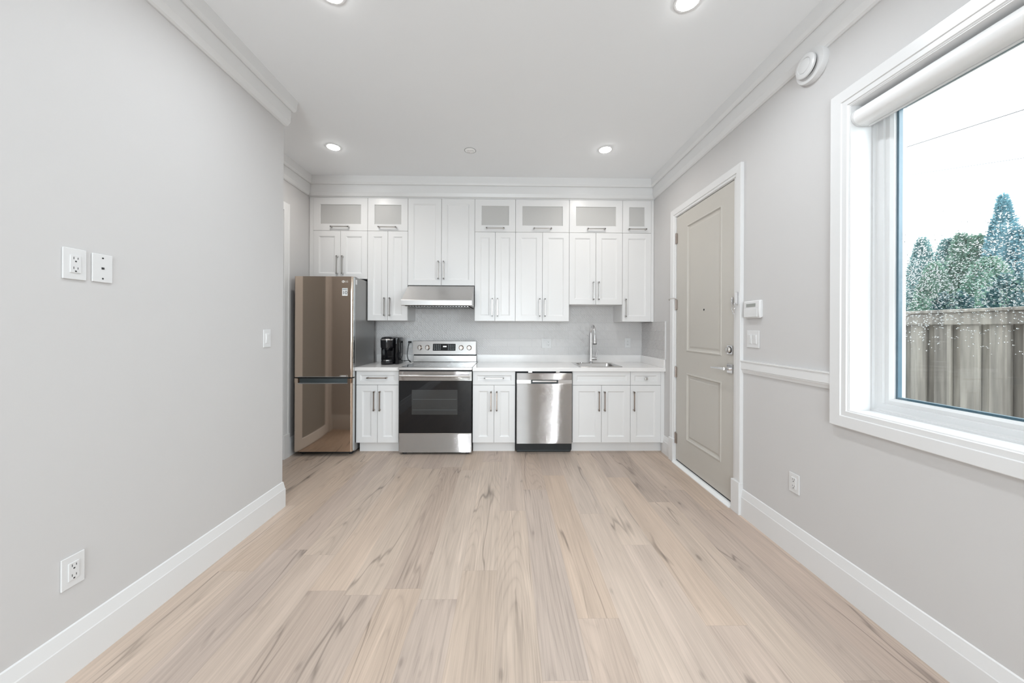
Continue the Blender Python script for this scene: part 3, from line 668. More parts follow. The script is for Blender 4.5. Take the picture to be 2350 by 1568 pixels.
def glazed(x0, x1, z0, z1, y, par):
    g = 0.073
    o = MB().ringframe(fy(y), x0, x1, z0, z1, [(0.0015, 0), (g, 0), (g + 0.003, 0.004), (g + 0.003, 0.019), (0, 0.019), (0, 0.0015)]).build('glass_door', 'cab', par)
    MB().box(x0 + g, x1 - g, y + 0.010, y + 0.014, z0 + g, z1 - g).build('frosted_pane', 'frosted', o)
    xm = (x0 + x1) / 2
    pull_h(xm - 0.104, xm + 0.104, y, z0 + 0.0375, 'nickel', o)
    return o
G = 0.0017
def wall_cabinet(x0, x1, zb, label, glass=True, doors=2, handle_z=None, fill=None):
    t = thing('upper_cabinet', ((x0 + x1) / 2, YB, zb), label, 'cabinet', 'white wall cabinets')
    c = MB().box(x0 + 0.0005, x1 - 0.0005, YU + 0.0195, YB - 0.011, zb, 2.775)
    if fill: c.box(fill[0], fill[1], YU + 0.003, YU + 0.022, zb, 2.775, 0.001)
    c.build('carcass', 'cab', t)
    ztop = 2.773
    if glass:
        glazed(x0 + G, x1 - G, 2.4055, ztop, YU, t); ztop = 2.4025
    hz = handle_z if handle_z else zb + 0.052
    if doors == 2:
        xm = (x0 + x1) / 2
        a = shaker('cabinet_door', x0 + G, xm - G, zb + 0.001, ztop, YU, t); pull_v(xm - 0.030, YU, hz, hz + 0.206, 'nickel', a)
        a = shaker('cabinet_door', xm + G, x1 - G, zb + 0.001, ztop, YU, t); pull_v(xm + 0.030, YU, hz, hz + 0.206, 'nickel', a)
    else:
        a = shaker('cabinet_door', x0 + G, x1 - G, zb + 0.001, ztop, YU, t); pull_v(x0 + 0.034, YU, hz, hz + 0.206, 'nickel', a)
    return t
wall_cabinet(-2.182, -1.576, 1.862, 'white wall cabinet above the fridge with a frosted top door', fill=(-2.226, -2.1825))
wall_cabinet(-1.576, -1.125, 1.396, 'narrow white wall cabinet between the fridge and the range hood')
wall_cabinet(-1.125, -0.373, 1.795, 'white wall cabinet above the range hood with no glass door', glass=False, handle_z=1.862)
wall_cabinet(-0.373, 0.088, 1.396, 'narrow white wall cabinet just past the range hood')
wall_cabinet(0.088, 0.698, 1.396, 'wide full-length white wall cabinet above the dishwasher')
wall_cabinet(0.698, 1.305, 1.588, 'shorter white wall cabinet above the sink')
wall_cabinet(1.305, 1.634, 1.396, 'single-door white wall cabinet in the corner by the entry wall', doors=1, fill=(1.6345, 1.6645))

def base_cabinet(x0, x1, label, drawer=True, doors=2, handle='bar', fill=None, cut=None):
    t = thing('base_cabinet', ((x0 + x1) / 2, YB, 0), label, 'cabinet', 'white base cabinets')
    c = MB()
    if cut:
        c.box(x0, x1, YD + 0.0195, YB - 0.002, 0.108, cut).box(x0, x1, YD + 0.0195, YD + 0.034, cut, 0.865).box(x0, x0 + 0.016, YD + 0.034, YB - 0.002, cut, 0.865).box(x1 - 0.016, x1, YD + 0.034, YB - 0.002, cut, 0.865)
    else: c.box(x0 + 0.0005, x1 - 0.0005, YD + 0.0195, YB - 0.002, 0.108, 0.865)
    if fill: c.box(fill[0], fill[1], YD + 0.003, YD + 0.03, 0.108, 0.865)
    c.build('carcass', 'cab', t)
    MB().box(x0 + (0.0 if fill or x0 > -1.0 else 0.012), (fill[1] if fill else x1) - 0.001, YT, YT + 0.016, 0, 0.107).build('toe_kick', 'cab', t)
    d = shaker('drawer' if drawer else 'false_front', x0 + G, x1 - G, 0.7185, 0.861, YD, t, 0.040)
    xm = (x0 + x1) / 2
    if handle == 'bar': pull_h(xm - 0.104, xm + 0.104, YD, 0.792, 'brown_tint_nickel' if x0 < -1 else 'nickel', d)
    elif handle == 'knob': MB().box(xm - 0.006, xm + 0.006, YD - 0.016, YD + 0.001, 0.784, 0.796).box(xm - 0.0145, xm + 0.0145, YD - 0.026, YD - 0.015, 0.776, 0.804, 0.004, 2).build('knob', 'nickel', d)
    hm = 'brown_tint_nickel'  # brushed nickel pulls with their brown reflection put into the colour
    if doors == 2:
        a = shaker('cabinet_door', x0 + G, xm - G, 0.112, 0.7145, YD, t); pull_v(xm - 0.030, YD, 0.448, 0.654, hm, a)
        a = shaker('cabinet_door', xm + G, x1 - G, 0.112, 0.7145, YD, t); pull_v(xm + 0.030, YD, 0.448, 0.654, hm, a)
    else:
        a = shaker('cabinet_door', x0 + G, x1 - G, 0.112, 0.7145, YD, t); pull_v(x0 + 0.034, YD, 0.448, 0.654, hm, a)
    return t
base_cabinet(-1.578, -1.134, 'white base cabinet with a drawer between the fridge and the range')
base_cabinet(-0.363, 0.086, 'white base cabinet with a drawer between the range and the dishwasher')
base_cabinet(0.689, 1.303, 'wide white sink base cabinet with a plain false drawer front', drawer=False, handle=None, cut=0.70)
base_cabinet(1.303, 1.627, 'narrow white base cabinet with a knob on its drawer beside the entry wall', doors=1, handle='knob', fill=(1.6275, 1.6655))

# ---- worktops
SX0, SX1, SY0, SY1 = 0.775, 1.245, 3.685, 4.165
t = thing('worktop', (-1.35, 3.9, 0.866), 'short white quartz worktop under the coffee maker', 'worktop', 'white quartz worktops')
MB().box(-1.588, -1.126, 3.592, YB - 0.001, 0.866, ZCT, 0.002).build('slab', 'quartz', t)
MB().box(-1.588, -1.136, YB - 0.022, YB - 0.001, ZCT, 0.992, 0.0015).build('upstand', 'quartz', t)
t = thing('worktop', (0.65, 3.9, 0.866), 'long white quartz worktop holding the sink', 'worktop', 'white quartz worktops')
hx0, hx1, hy0, hy1 = SX0 + 0.02, SX1 - 0.02, SY0 + 0.02, SY1 - 0.10
mb = MB(); o4 = [(-0.362, 3.592), (1.6645, 3.592), (1.6645, YB - 0.001), (-0.362, YB - 0.001)]; i4 = [(hx0, hy0), (hx1, hy0), (hx1, hy1), (hx0, hy1)]
mb.loops([[(x, y, 0.866) for x, y in o4], [(x, y, ZCT - 0.002) for x, y in o4], [(x + (0.002 if x < 0 else -0.002), y + (0.002 if y < 3.8 else -0.002), ZCT) for x, y in o4], [(x, y, ZCT) for x, y in i4], [(x, y, 0.866) for x, y in i4]], closed=True)
mb.build('slab', 'quartz', t)
mb = MB().box(-0.372, 1.643, YB - 0.022, YB - 0.001, ZCT, 0.992, 0.0015).box(1.6435, 1.6645, 3.594, YB - 0.001, ZCT, 0.992, 0.0015); mb.build('upstand', 'quartz', t)
# ---- tile backsplash
t = thing('tile_backsplash', (0, YB, 0.99), 'white relief tile backsplash between the worktop and wall cabinets', 'backsplash')
MB().box(-1.628, 1.656, YB - 0.010, YB - 0.0005, 0.992, 1.86).build('tile_field', 'tile_x', t)
MB().box(1.656, 1.6655, 3.598, YB - 0.0005, 0.992, 1.3945).build('return_tiles', 'tile_y', t)
MB().box(1.6535, 1.6655, 3.585, 3.598, 0.992, 1.3945, 0.001).build('edge_trim', 'plastic', t)

# ---- sink
t = thing('sink', ((SX0 + SX1) / 2, 3.9, ZCT), 'square stainless drop-in sink in the white worktop', 'sink')
z = ZCT
def rr(x0, x1, y0, y1, r, z, n=5):
    out = []
    for cx, cy, a0 in ((x1 - r, y1 - r, 0), (x0 + r, y1 - r, PI / 2), (x0 + r, y0 + r, PI), (x1 - r, y0 + r, 1.5 * PI)):
        out += [(cx + r * math.cos(a0 + PI / 2 * i / n), cy + r * math.sin(a0 + PI / 2 * i / n), z) for i in range(n + 1)]
    return out
b0 = (SX0 + 0.03, SX1 - 0.03, SY0 + 0.03, SY1 - 0.11)
mb = MB(); mb.loops([rr(SX0, SX1, SY0, SY1, 0.02, z + 0.0005), rr(SX0 + 0.003, SX1 - 0.003, SY0 + 0.003, SY1 - 0.003, 0.02, z + 0.005), rr(b0[0] - 0.006, b0[1] + 0.006, b0[2] - 0.006, b0[3] + 0.006, 0.05, z + 0.004), rr(*b0, 0.05, z - 0.004), rr(b0[0] + 0.012, b0[1] - 0.012, b0[2] + 0.012, b0[3] - 0.012, 0.06, z - 0.165), rr(b0[0] + 0.05, b0[1] - 0.05, b0[2] + 0.05, b0[3] - 0.05, 0.05, z - 0.178)], close_ends=False)
mb.poly(rr(b0[0] + 0.05, b0[1] - 0.05, b0[2] + 0.05, b0[3] - 0.05, 0.05, z - 0.178))
mb.build('basin', 'steel_plain', t, True)
MB().lathe([(0.045, 0), (0.045, 0.003), (0.03, 0.004), (0.025, 0.0015), (0, 0.0015)], (1.01, 3.87, z - 0.1775), 'z', 24).build('drain', 'chrome', t, True)
MB().lathe([(0.02, 0), (0.02, 0.004), (0.006, 0.006), (0, 0.006)], (0.89, 4.115, z + 0.0045), 'z', 18).build('hole_cover', 'chrome', t, True)
# ---- faucet
FX, FY = 1.002, 4.115
t = thing('faucet', (FX, FY, z + 0.005), 'tall chrome gooseneck faucet with pull-down spray behind the sink', 'faucet')
pts = [(FX, FY, 1.24)]
for k in range(0, 13):
    a = PI * k / 12
    pts.append((FX, FY - 0.085 + 0.085 * math.cos(a), 1.265 + 0.088 * math.sin(a)))
pts.append((FX, FY - 0.172, 1.255))
MB().lathe([(0.027, 0), (0.027, 0.006), (0.022, 0.012), (0.0205, 0.10), (0.016, 0.20), (0.0135, 0.34), (0, 0.34)], (FX, FY, z + 0.0055), 'z', 24).build('body', 'chrome', t, True)
MB().tube(pts, 0.0115, 16).build('spout', 'chrome', t, True)
s = MB().tube([(FX, FY - 0.171, 1.285), (FX, FY - 0.173, 1.25), (FX, FY - 0.178, 1.185), (FX, FY - 0.183, 1.142)], [0.0125, 0.015, 0.017, 0.0235], 20).build('spray_head', 'chrome', t, True)
MB().tube([(FX, FY - 0.1831, 1.1418), (FX, FY - 0.1838, 1.135)], [0.0235, 0.0225], 20).build('nozzle_ring', 'matte_black', s, True)
hd = MB().cyl((FX + 0.012, FY, 0.957), (FX + 0.068, FY, 0.957), 0.0195, 0.0195, 20).build('valve_hub', 'chrome', t, True)
MB().tube([(FX + 0.060, FY, 0.972), (FX + 0.066, FY - 0.002, 1.01), (FX + 0.076, FY - 0.004, 1.058)], [0.006, 0.0055, 0.0045], 10).build('lever', 'chrome', hd, True)

# ================================================================== APPLIANCES
# ---- refrigerator
FX0, FX1, FYF = -2.168, -1.579, 3.53
t = thing('refrigerator', ((FX0 + FX1) / 2, 3.8, 0), 'tall bronze-tinted steel fridge with a bottom freezer', 'refrigerator')
MB().box(FX0 + 0.004, FX1 - 0.004, 3.605, 4.115, 0.03, 1.838, 0.004).build('body', 'fridge_side', t)
MB().box(FX0 + 0.008, FX1 - 0.008, 3.588, 3.605, 0.06, 1.826).build('gasket', 'gasket', t)
def fdoor(name, z0, z1, pocket):
    n = 6; r = 0.018
    base = [(FX0, 3.588), (FX1, 3.588)]
    front = [(FX1 - r + r * math.sin(a), FYF + r - r * math.cos(a)) for a in [PI / 2 - PI / 2 * i / n for i in range(n + 1)]]
    front += [(FX0 + r - r * math.sin(a), FYF + r - r * math.cos(a)) for a in [PI / 2 * i / n for i in range(n + 1)]]
    poly = base + front
    mb = MB()
    if pocket:   # notch along the top for the handle recess
        zp = z1 - 0.046
        mb.prism(poly, 'z', z0, zp)
        mb.box(FX0 + 0.0, FX0 + 0.042, FYF + 0.012, 3.588, zp, z1).box(FX1 - 0.048, FX1, FYF + 0.012, 3.588, zp, z1)
        mb.box(FX0 + 0.018, FX0 + 0.042, FYF, FYF + 0.012, zp, z1).box(FX1 - 0.048, FX1 - 0.018, FYF, FYF + 0.012, zp, z1)
        mb.box(FX0 + 0.042, FX1 - 0.048, FYF + 0.045, 3.588, zp, z1)
    else: mb.prism(poly, 'z', z0, z1)
    return mb.build(name, 'fridge', t, True)
up_ = fdoor('fridge_door', 0.808, 1.835, False)
lo_ = fdoor('freezer_door', 0.050, 0.796, True)
MB().box(FX0 + 0.043, FX1 - 0.049, FYF + 0.020, FYF + 0.0448, 0.7505, 0.795).build('handle_recess', 'slate', lo_)
MB().box(FX0 + 0.040, FX1 - 0.046, FYF - 0.002, FYF + 0.010, 0.741, 0.7502, 0.001).build('handle_strip', 'fridge_edge', lo_)
MB().box(FX0 + 0.040, FX1 - 0.040, FYF - 0.0015, FYF + 0.01, 0.8085, 0.8145, 0.001).build('handle_strip', 'fridge_edge', up_)
MB().box(FX1 - 0.0008, FX1 + 0.0012, FYF + 0.022, 3.587, 0.812, 1.831).build('edge_strip', 'fridge_edge', up_)
MB().box(FX1 - 0.0008, FX1 + 0.0012, FYF + 0.022, 3.587, 0.054, 0.792).build('edge_strip', 'fridge_edge', lo_)
MB().box(FX0 + 0.02, FX1 - 0.02, 3.60, 4.05, 0.012, 0.0302).build('base_grille', 'matte_black', t)
for x in (FX0 + 0.05, FX1 - 0.05):
    for y in (3.625, 4.05): MB().lathe([(0.018, 0), (0.018, 0.0125), (0, 0.0125)], (x, y, 0.0), 'z', 14).build('foot', 'matte_black', t, True)
MB().box(FX1 - 0.09, FX1 - 0.01, 3.606, 3.66, 1.8385, 1.843, 0.001).build('hinge_cover', 'slate', t)
# emblem: round mark and two letters, sticker with a 10
MB().lathe([(0.0135, 0), (0.0135, 0.0012), (0, 0.0012)], (-1.673, FYF, 1.783), 'y', 24, -1).build('round_emblem', 'logo', up_, True)
MB().lathe([(0.0045, 0.0011), (0.0045, 0.0016), (0, 0.0016)], (-1.676, FYF, 1.787), 'y', 12, -1).box(-1.6745, -1.6725, FYF - 0.0016, FYF - 0.001, 1.776, 1.784).build('emblem_mark', 'fridge', up_)
text_mesh('lettering', 'LG', 0.027, FRONT(-1.640, FYF - 0.0008, 1.783), 'logo', up_)
st = MB().box(-1.683, -1.628, FYF - 0.0012, FYF + 0.001, 1.638, 1.717).build('energy_sticker', 'sticker', up_)
text_mesh('sticker_number', '10', 0.050, FRONT(-1.6555, FYF - 0.0016, 1.669), 'ink', st)
MB().box(-1.678, -1.633, FYF - 0.0016, FYF - 0.0011, 1.697, 1.711).build('sticker_band', 'keys', st)
MB().ringframe(fy(FYF - 0.0012), -1.700, -1.624, 0.815, 0.829, [(0, 0), (0.0015, 0), (0.0015, 0.0014), (0, 0.0014)]).box(-1.692, -1.640, FYF - 0.0010, FYF + 0.0005, 0.8195, 0.8245).build('model_plate', 'logo', up_)
MB().box(FX1 - 0.0045, FX1 - 0.003, 3.612, 3.645, 1.765, 1.815).build('side_label', 'sticker', t)

# ---- range
RX0_, RX1_ = -1.121, -0.366
t = thing('range', ((RX0_ + RX1_) / 2, 3.9, 0), 'freestanding stainless electric range with black glass oven door', 'range')
RF = 3.57
MB().box(RX0_ + 0.004, RX1_ - 0.004, RF + 0.045, 4.205, 0.035, 0.879).build('body', 'matte_black', t)
for x in (RX0_ + 0.05, RX1_ - 0.05):
    for y in (RF + 0.06, 4.12): MB().lathe([(0.02, 0), (0.02, 0.01), (0.012, 0.035), (0, 0.035)], (x, y, 0), 'z', 14).build('foot', 'matte_black', t, True)
MB().box(RX0_ + 0.02, RX1_ - 0.02, RF + 0.05, 4.15, 0.006, 0.0348).build('shade_skirt', 'matte_black', t)  # black box added as the shadow below the drawer
MB().box(RX0_ + 0.002, RX1_ - 0.002, RF + 0.004, RF + 0.044, 0.024, 0.220, 0.004, 2).build('storage_drawer', 'steel', t)
MB().box(RX0_ - 0.002, RX1_ + 0.002, RF - 0.008, RF + 0.044, 0.8795, 0.907, 0.004, 2).box(RX0_ - 0.002, RX0_ + 0.014, RF + 0.044, 4.125, 0.8795, 0.907, 0.002).box(RX1_ - 0.014, RX1_ + 0.002, RF + 0.044, 4.125, 0.8795, 0.907, 0.002).box(RX0_ - 0.002, RX1_ + 0.002, 4.125, 4.15, 0.8795, 0.910, 0.002).build('cooktop_rim', 'steel_plain', t)
ct = MB().box(RX0_ + 0.0145, RX1_ - 0.0145, RF + 0.0445, 4.1245, 0.8795, 0.9055).build('cooktop', 'cooktop', t)
for x, y, r in ((-0.93, 3.74, 0.10), (-0.56, 3.74, 0.085), (-0.93, 4.00, 0.075), (-0.56, 4.00, 0.095)):
    mb = MB(); mb.loops([[(x + q * math.cos(2 * PI * i / 36), y + q * math.sin(2 * PI * i / 36), zz) for i in range(36)] for q, zz in ((r, 0.9055), (r, 0.9058), (r - 0.003, 0.9058), (r - 0.003, 0.9055))], closed=True); mb.build('burner_ring', 'keys', ct)
od = MB().box(RX0_ + 0.002, RX1_ - 0.002, RF + 0.003, RF + 0.043, 0.226, 0.768, 0.003).build('oven_door', 'oven_glass', t)
MB().box(-0.985, -0.514, RF + 0.0018, RF + 0.004, 0.418, 0.675).build('oven_window', 'oven_cavity', od)
mb = MB().box(-0.975, -0.524, RF + 0.0013, RF + 0.002, 0.5755, 0.5785).box(-0.975, -0.524, RF + 0.0013, RF + 0.002, 0.4655, 0.4685); mb.build('oven_rack', 'slate', od)
MB().box(RX0_ + 0.001, RX1_ - 0.001, RF - 0.001, RF + 0.043, 0.7685, 0.866, 0.003, 2).build('door_top_panel', 'steel', od)
MB().box(RX0_ + 0.004, RX1_ - 0.004, RF + 0.001, RF + 0.043, 0.2203, 0.2258).build('door_bottom_trim', 'steel_plain', od)
mb = MB().tube([(RX0_ + 0.022, RF - 0.040, 0.823), (RX1_ - 0.022, RF - 0.040, 0.823)], 0.0115, 16)
for x in (RX0_ + 0.032, RX1_ - 0.032): mb.box(x - 0.010, x + 0.010, RF - 0.040, RF + 0.001, 0.812, 0.834, 0.003)
mb.build('handle', 'steel_plain', od, True)
# backguard
gp = MB(); gp.prism([(4.128, 1.000), (4.152, 1.156), (4.165, 1.160), (4.205, 1.160), (4.205, 1.000)], 'x', RX0_ - 0.010, RX1_ - 0.012).build('control_panel', 'panel_steel', t)
MB().box(RX0_ - 0.002, RX1_ - 0.008, 4.158, 4.204, 0.985, 0.9995).build('vent_gap', 'matte_black', t)
MB().box(RX0_ - 0.008, RX1_ - 0.006, 4.148, 4.205, 0.9105, 0.985, 0.003).build('backguard', 'panel_steel', t)
CP = bpy.data.objects['control_panel']
tilt = lambda zz: 4.128 + (zz - 1.0) * 0.024 / 0.156
mb = MB(); mb.prism([(tilt(1.043) - 0.002, 1.043), (tilt(1.126) - 0.002, 1.126), (tilt(1.126) + 0.002, 1.126), (tilt(1.043) + 0.002, 1.043)], 'x', -0.892, -0.622); dsp = mb.build('display', 'oven_glass', CP)
for x0_ in (-0.878, -0.712):
    mb = MB()
    for i in range(4):
        for j, zz in enumerate((1.058, 1.075, 1.092, 1.109)):
            x = x0_ + i * 0.022; mb.box(x, x + 0.011, tilt(zz) - 0.0027, tilt(zz) - 0.0019, zz - 0.003, zz + 0.003)
    mb.build('key_marks', 'keys', dsp)
mb = MB()
for x in (-0.770, -0.760, -0.748, -0.738): mb.box(x, x + 0.0075, tilt(1.092) - 0.0028, tilt(1.092) - 0.0019, 1.084, 1.100)
mb.build('clock_digits', 'digits', dsp)
for x in (-1.047, -0.955, -0.553, -0.457):
    y = tilt(1.080)
    kb = MB().lathe([(0.030, 0), (0.030, 0.004), (0.025, 0.007), (0.024, 0.024), (0.021, 0.028), (0, 0.028)], (x, y, 1.080), 'y', 28, -1).build('knob', 'brown_tint_nickel', t, True)
    MB().box(x - 0.0085, x + 0.0085, y - 0.042, y - 0.0275, 1.055, 1.105, 0.004, 2).build('knob_grip', 'nickel', kb)

# ---- range hood
t = thing('range_hood', (-0.747, 3.95, 1.55), 'stainless sloping range hood under the wall cabinet', 'range hood')
HX0, HX1, HF = -1.118, -0.378, 3.635
poly = [(HF, 1.552), (HF - 0.003, 1.556), (HF - 0.003, 1.606), (HF + 0.002, 1.612), (YU + 0.005, 1.792), (YB - 0.012, 1.792), (YB - 0.012, 1.552)]
MB().prism(poly, 'x', HX0, HX1).build('canopy', 'hood_steel', t)
mb = MB(); n = 22
for i in range(n):
    x = HX0 + 0.05 + (HX1 - HX0 - 0.1) * i / (n - 1)
    p0, p1 = Vector((HF + 0.055, 1.5455)), Vector((YB - 0.06, 1.5455))
    mb.loops([[(x - 0.008, p0.x, p0.y - 0.002), (x + 0.008, p0.x, p0.y - 0.002), (x + 0.008, p0.x, p0.y + 0.0035), (x - 0.008, p0.x, p0.y + 0.0035)], [(x - 0.008, p1.x, p1.y - 0.002), (x + 0.008, p1.x, p1.y - 0.002), (x + 0.008, p1.x, p1.y + 0.0035), (x - 0.008, p1.x, p1.y + 0.0035)]])
mb.build('filter_bars', 'steel_plain', t)
MB().box(HX0 + 0.03, HX1 - 0.03, HF + 0.035, YB - 0.04, 1.5475, 1.5518).build('filter_tray', 'matte_black', t)

# ---- dishwasher
t = thing('dishwasher', (0.388, 3.9, 0), 'stainless dishwasher with a pocket handle between the base cabinets', 'dishwasher')
WX0, WX1, WF = 0.099, 0.677, 3.582
MB().box(0.0935, 0.6845, YD + 0.02, 4.2, 0.03, 0.862).build('tub', 'matte_black', t)
dd = MB().box(WX0, WX1, WF, YD + 0.019, 0.112, 0.738, 0.003, 2).build('door_panel', 'steel', t)
MB().box(WX0, WX1, WF, YD + 0.019, 0.778, 0.848, 0.003, 2).build('control_panel', 'steel', dd)
MB().box(WX0, 0.248, WF + 0.003, YD + 0.019, 0.7385, 0.7775).build('handle_band', 'steel_plain', dd)
mb = MB().box(0.532, WX1, WF + 0.003, YD + 0.019, 0.7385, 0.7775); mb.build('handle_band', 'steel_plain', dd)
MB().box(0.2485, 0.5315, WF + 0.022, YD + 0.018, 0.7385, 0.7775).build('handle_pocket', 'slate', dd)
MB().box(0.262, 0.518, WF + 0.002, WF + 0.012, 0.752, 0.772, 0.003).build('handle', 'steel_plain', dd)
MB().box(0.104, 0.672, 3.652, 3.70, 0.004, 0.108).build('kick_plate', 'matte_black', t)
MB().box(0.104, 0.672, 3.648, 3.6515, 0.018, 0.024).build('kick_trim', 'slate', t)
for x in (0.24, 0.53): MB().box(x - 0.02, x + 0.02, WF + 0.01, YD + 0.015, 0.852, 0.8655).build('mounting_bracket', 'steel_plain', t)

# ---- coffee maker
t = thing('coffee_maker', (-1.33, 3.94, ZCT), 'glossy black pod coffee maker with silver lid ring by the fridge', 'coffee maker')
KX, KY, KR = -1.352, 3.905, 0.074
z = ZCT + 0.001
def foot(r, yb, zz, cx=KX, n=18, sc=1.0):
    pts = [(cx + r * math.cos(PI + PI * i / n), KY + r * math.sin(PI + PI * i / n) * sc, zz) for i in range(n + 1)]
    return pts + [(cx + r, yb, zz), (cx - r, yb, zz)]
MB().loops([foot(0.066, 4.08, z), foot(0.068, 4.08, z + 0.004), foot(0.068, 4.08, z + 0.040), foot(0.064, 4.08, z + 0.044)]).build('drip_base', 'black', t, True)
MB().loops([foot(0.050, 3.965, z + 0.0445), foot(0.050, 3.965, z + 0.050)]).build('drip_tray', 'nickel', t, True)
MB().box(KX - 0.070, KX + 0.070, 3.975, 4.09, z + 0.0445, z + 0.185, 0.01, 3).box(KX - 0.070, KX - 0.056, 3.90, 3.98, z + 0.0445, z + 0.186, 0.004).box(KX + 0.056, KX + 0.070, 3.90, 3.98, z + 0.0445, z + 0.186, 0.004).build('column', 'black', t, True)
MB().loops([foot(0.070, 4.09, z + 0.1855), foot(0.073, 4.09, z + 0.20), foot(0.075, 4.09, z + 0.272)]).build('brew_head', 'black', t, True)
MB().loops([[(KX + q * math.cos(2 * PI * i / 24), KY + q * math.sin(2 * PI * i / 24), zz) for i in range(24)] for q, zz in ((0.030, z + 0.185), (0.026, z + 0.160), (0.018, z + 0.152))]).build('pod_nozzle', 'black', t, True)
MB().loops([foot(0.0755, 4.00, z + 0.2722), foot(0.0765, 4.00, z + 0.280), foot(0.071, 4.00, z + 0.288)]).build('lid_ring', 'chrome', t, True)
MB().loops([foot(0.068, 4.06, z + 0.2882), foot(0.063, 4.06, z + 0.300), foot(0.045, 4.05, z + 0.308), foot(0.02, 4.03, z + 0.311)]).build('lid', 'black', t, True)
rs = MB(); ring = lambda g, zz: rr(-1.281 + g, -1.226 - g, 3.90 + g, 4.09 - g, 0.028, zz)
rs.loops([ring(0.004, z), ring(0, z + 0.01), ring(0, z + 0.285)]).build('water_reservoir', 'oven_glass', t, True)
MB().loops([ring(-0.001, z + 0.2852), ring(-0.001, z + 0.297), ring(0.008, z + 0.302)]).build('reservoir_lid', 'black', t, True)
cp = [(-1.228, 4.085, z + 0.02), (-1.195, 4.10, z + 0.022), (-1.165, 4.11, z + 0.024), (-1.150, 4.11, z + 0.012), (-1.156, 4.115, z + 0.006), (-1.185, 4.14, z + 0.03), (-1.205, 4.165, z + 0.07), (-1.210, 4.18, z + 0.12), (-1.205, 4.188, z + 0.17), (-1.195, 4.188, z + 0.215), (-1.185, 4.186, z + 0.235)]
def smooth_path(p, n=6):
    P = [Vector(q) for q in p]; out = []
    for i in range(len(P) - 1):
        a, b, c, d = P[max(0, i - 1)], P[i], P[i + 1], P[min(len(P) - 1, i + 2)]
        for k_ in range(n):
            s_ = k_ / n
            out.append(0.5 * ((2 * b) + (-a + c) * s_ + (2 * a - 5 * b + 4 * c - d) * s_ ** 2 + (-a + 3 * b - 3 * c + d) * s_ ** 3))
    return out + [P[-1]]
pc = MB().tube(smooth_path(cp), 0.0042, 8).build('power_cord', 'matte_black', t, True)
MB().box(-1.200, -1.166, 4.176, 4.2095, z + 0.228, z + 0.250, 0.004, 2).build('plug', 'matte_black', pc)

# ================================================================== WALL PLATES, SWITCHES
def plate(kind, mp, u, v, label, name, cat, w=0.071, h=0.116, group=None):
    """mp(u,v,d): d<0 comes off the wall."""
    p0 = Vector(mp(u, v, 0))
    t = thing(name, p0, label, cat, group or {'outlet': 'white wall outlets', 'switch': 'white rocker switches'}.get(cat))
    def bx(u0, u1, v0, v1, d0, d1, bev=0.0, mbx=None):
        a = Vector(mp(u0, v0, d0)); b = Vector(mp(u1, v1, d1)); m_ = mbx or MB()
        m_.box(min(a.x, b.x), max(a.x, b.x), min(a.y, b.y), max(a.y, b.y), min(a.z, b.z), max(a.z, b.z), bev); return m_
    bx(u - w / 2, u + w / 2, v - h / 2, v + h / 2, 0.0, -0.0055, 0.0018).build('cover_plate', 'plastic', t)
    def gang(uc, what):
        if what == 'outlet':
            o = bx(uc - 0.0165, uc + 0.0165, v - 0.033, v + 0.033, -0.004, -0.0085, 0.001).build('receptacle', 'plastic', t)
            m_ = MB()
            for s in (-1, 1):
                cv = v + s * 0.0185
                bx(uc - 0.0072, uc - 0.0054, cv - 0.001, cv + 0.008, -0.008, -0.0089, 0, m_); bx(uc + 0.0054, uc + 0.0072, cv - 0.001, cv + 0.007, -0.008, -0.0089, 0, m_)
                bx(uc - 0.0026, uc + 0.0026, cv - 0.011, cv - 0.006, -0.008, -0.0089, 0, m_)
            m_.build('slots', 'slot', o)
        elif what == 'rocker':
            o = bx(uc - 0.0165, uc + 0.0165, v - 0.033, v + 0.033, -0.004, -0.0075, 0.001).build('switch_frame', 'plastic', t)
            rk = MB(); q = [mp(uc - 0.012, v - 0.028, -0.0072), mp(uc + 0.012, v - 0.028, -0.0072), mp(uc + 0.012, v + 0.028, -0.0072), mp(uc - 0.012, v + 0.028, -0.0072)]
            q2 = [mp(uc - 0.012, v - 0.028, -0.0085), mp(uc + 0.012, v - 0.028, -0.0085), mp(uc + 0.012, v + 0.028, -0.0125), mp(uc - 0.012, v + 0.028, -0.0125)]
            rk.loops([q, q2]).build('rocker', 'plastic', o)
        elif what == 'jack':
            m_ = bx(uc - 0.0045, uc + 0.0045, v - 0.004, v + 0.004, -0.005, -0.0068, 0); m_.build('jack_port', 'slot', t)
            m_ = MB(); [bx(uc - 0.003, uc + 0.003, v + s * 0.041 - 0.003, v + s * 0.041 + 0.003, -0.005, -0.0068, 0.001, m_) for s in (-1, 1)]; m_.build('screws', 'slot', t)
    ks = kind.split('+'); n = len(ks)
    for i, k_ in enumerate(ks): gang(u + (i - (n - 1) / 2) * 0.0465, k_)
    return t
LW = fxl(XL); LWm = lambda u, v, d: (XL - d, u, v); RWm = lambda u, v, d: (XR + d, u, v); BWm = lambda u, v, d: (u, YB - 0.010 + d, v)
plate('outlet', LWm, 1.325, 1.547, 'white outlet at eye level on the partition wall, beside the jack plate', 'wall_outlet', 'outlet', 0.072, 0.117)
plate('jack', LWm, 1.414, 1.546, 'white telephone jack plate with two dark screws on the partition wall', 'jack_plate', 'jack plate', 0.070, 0.113)
plate('outlet', LWm, 1.324, 0.391, 'white outlet low on the partition wall above the baseboard', 'wall_outlet', 'outlet', 0.071, 0.118)
plate('rocker', LWm, 2.367, 1.237, 'white rocker switch near the end of the partition wall', 'light_switch', 'switch', 0.071, 0.120)
plate('outlet', RWm, 1.966, 0.423, 'white outlet low on the wall between the entry door and the window', 'wall_outlet', 'outlet', 0.071, 0.112)
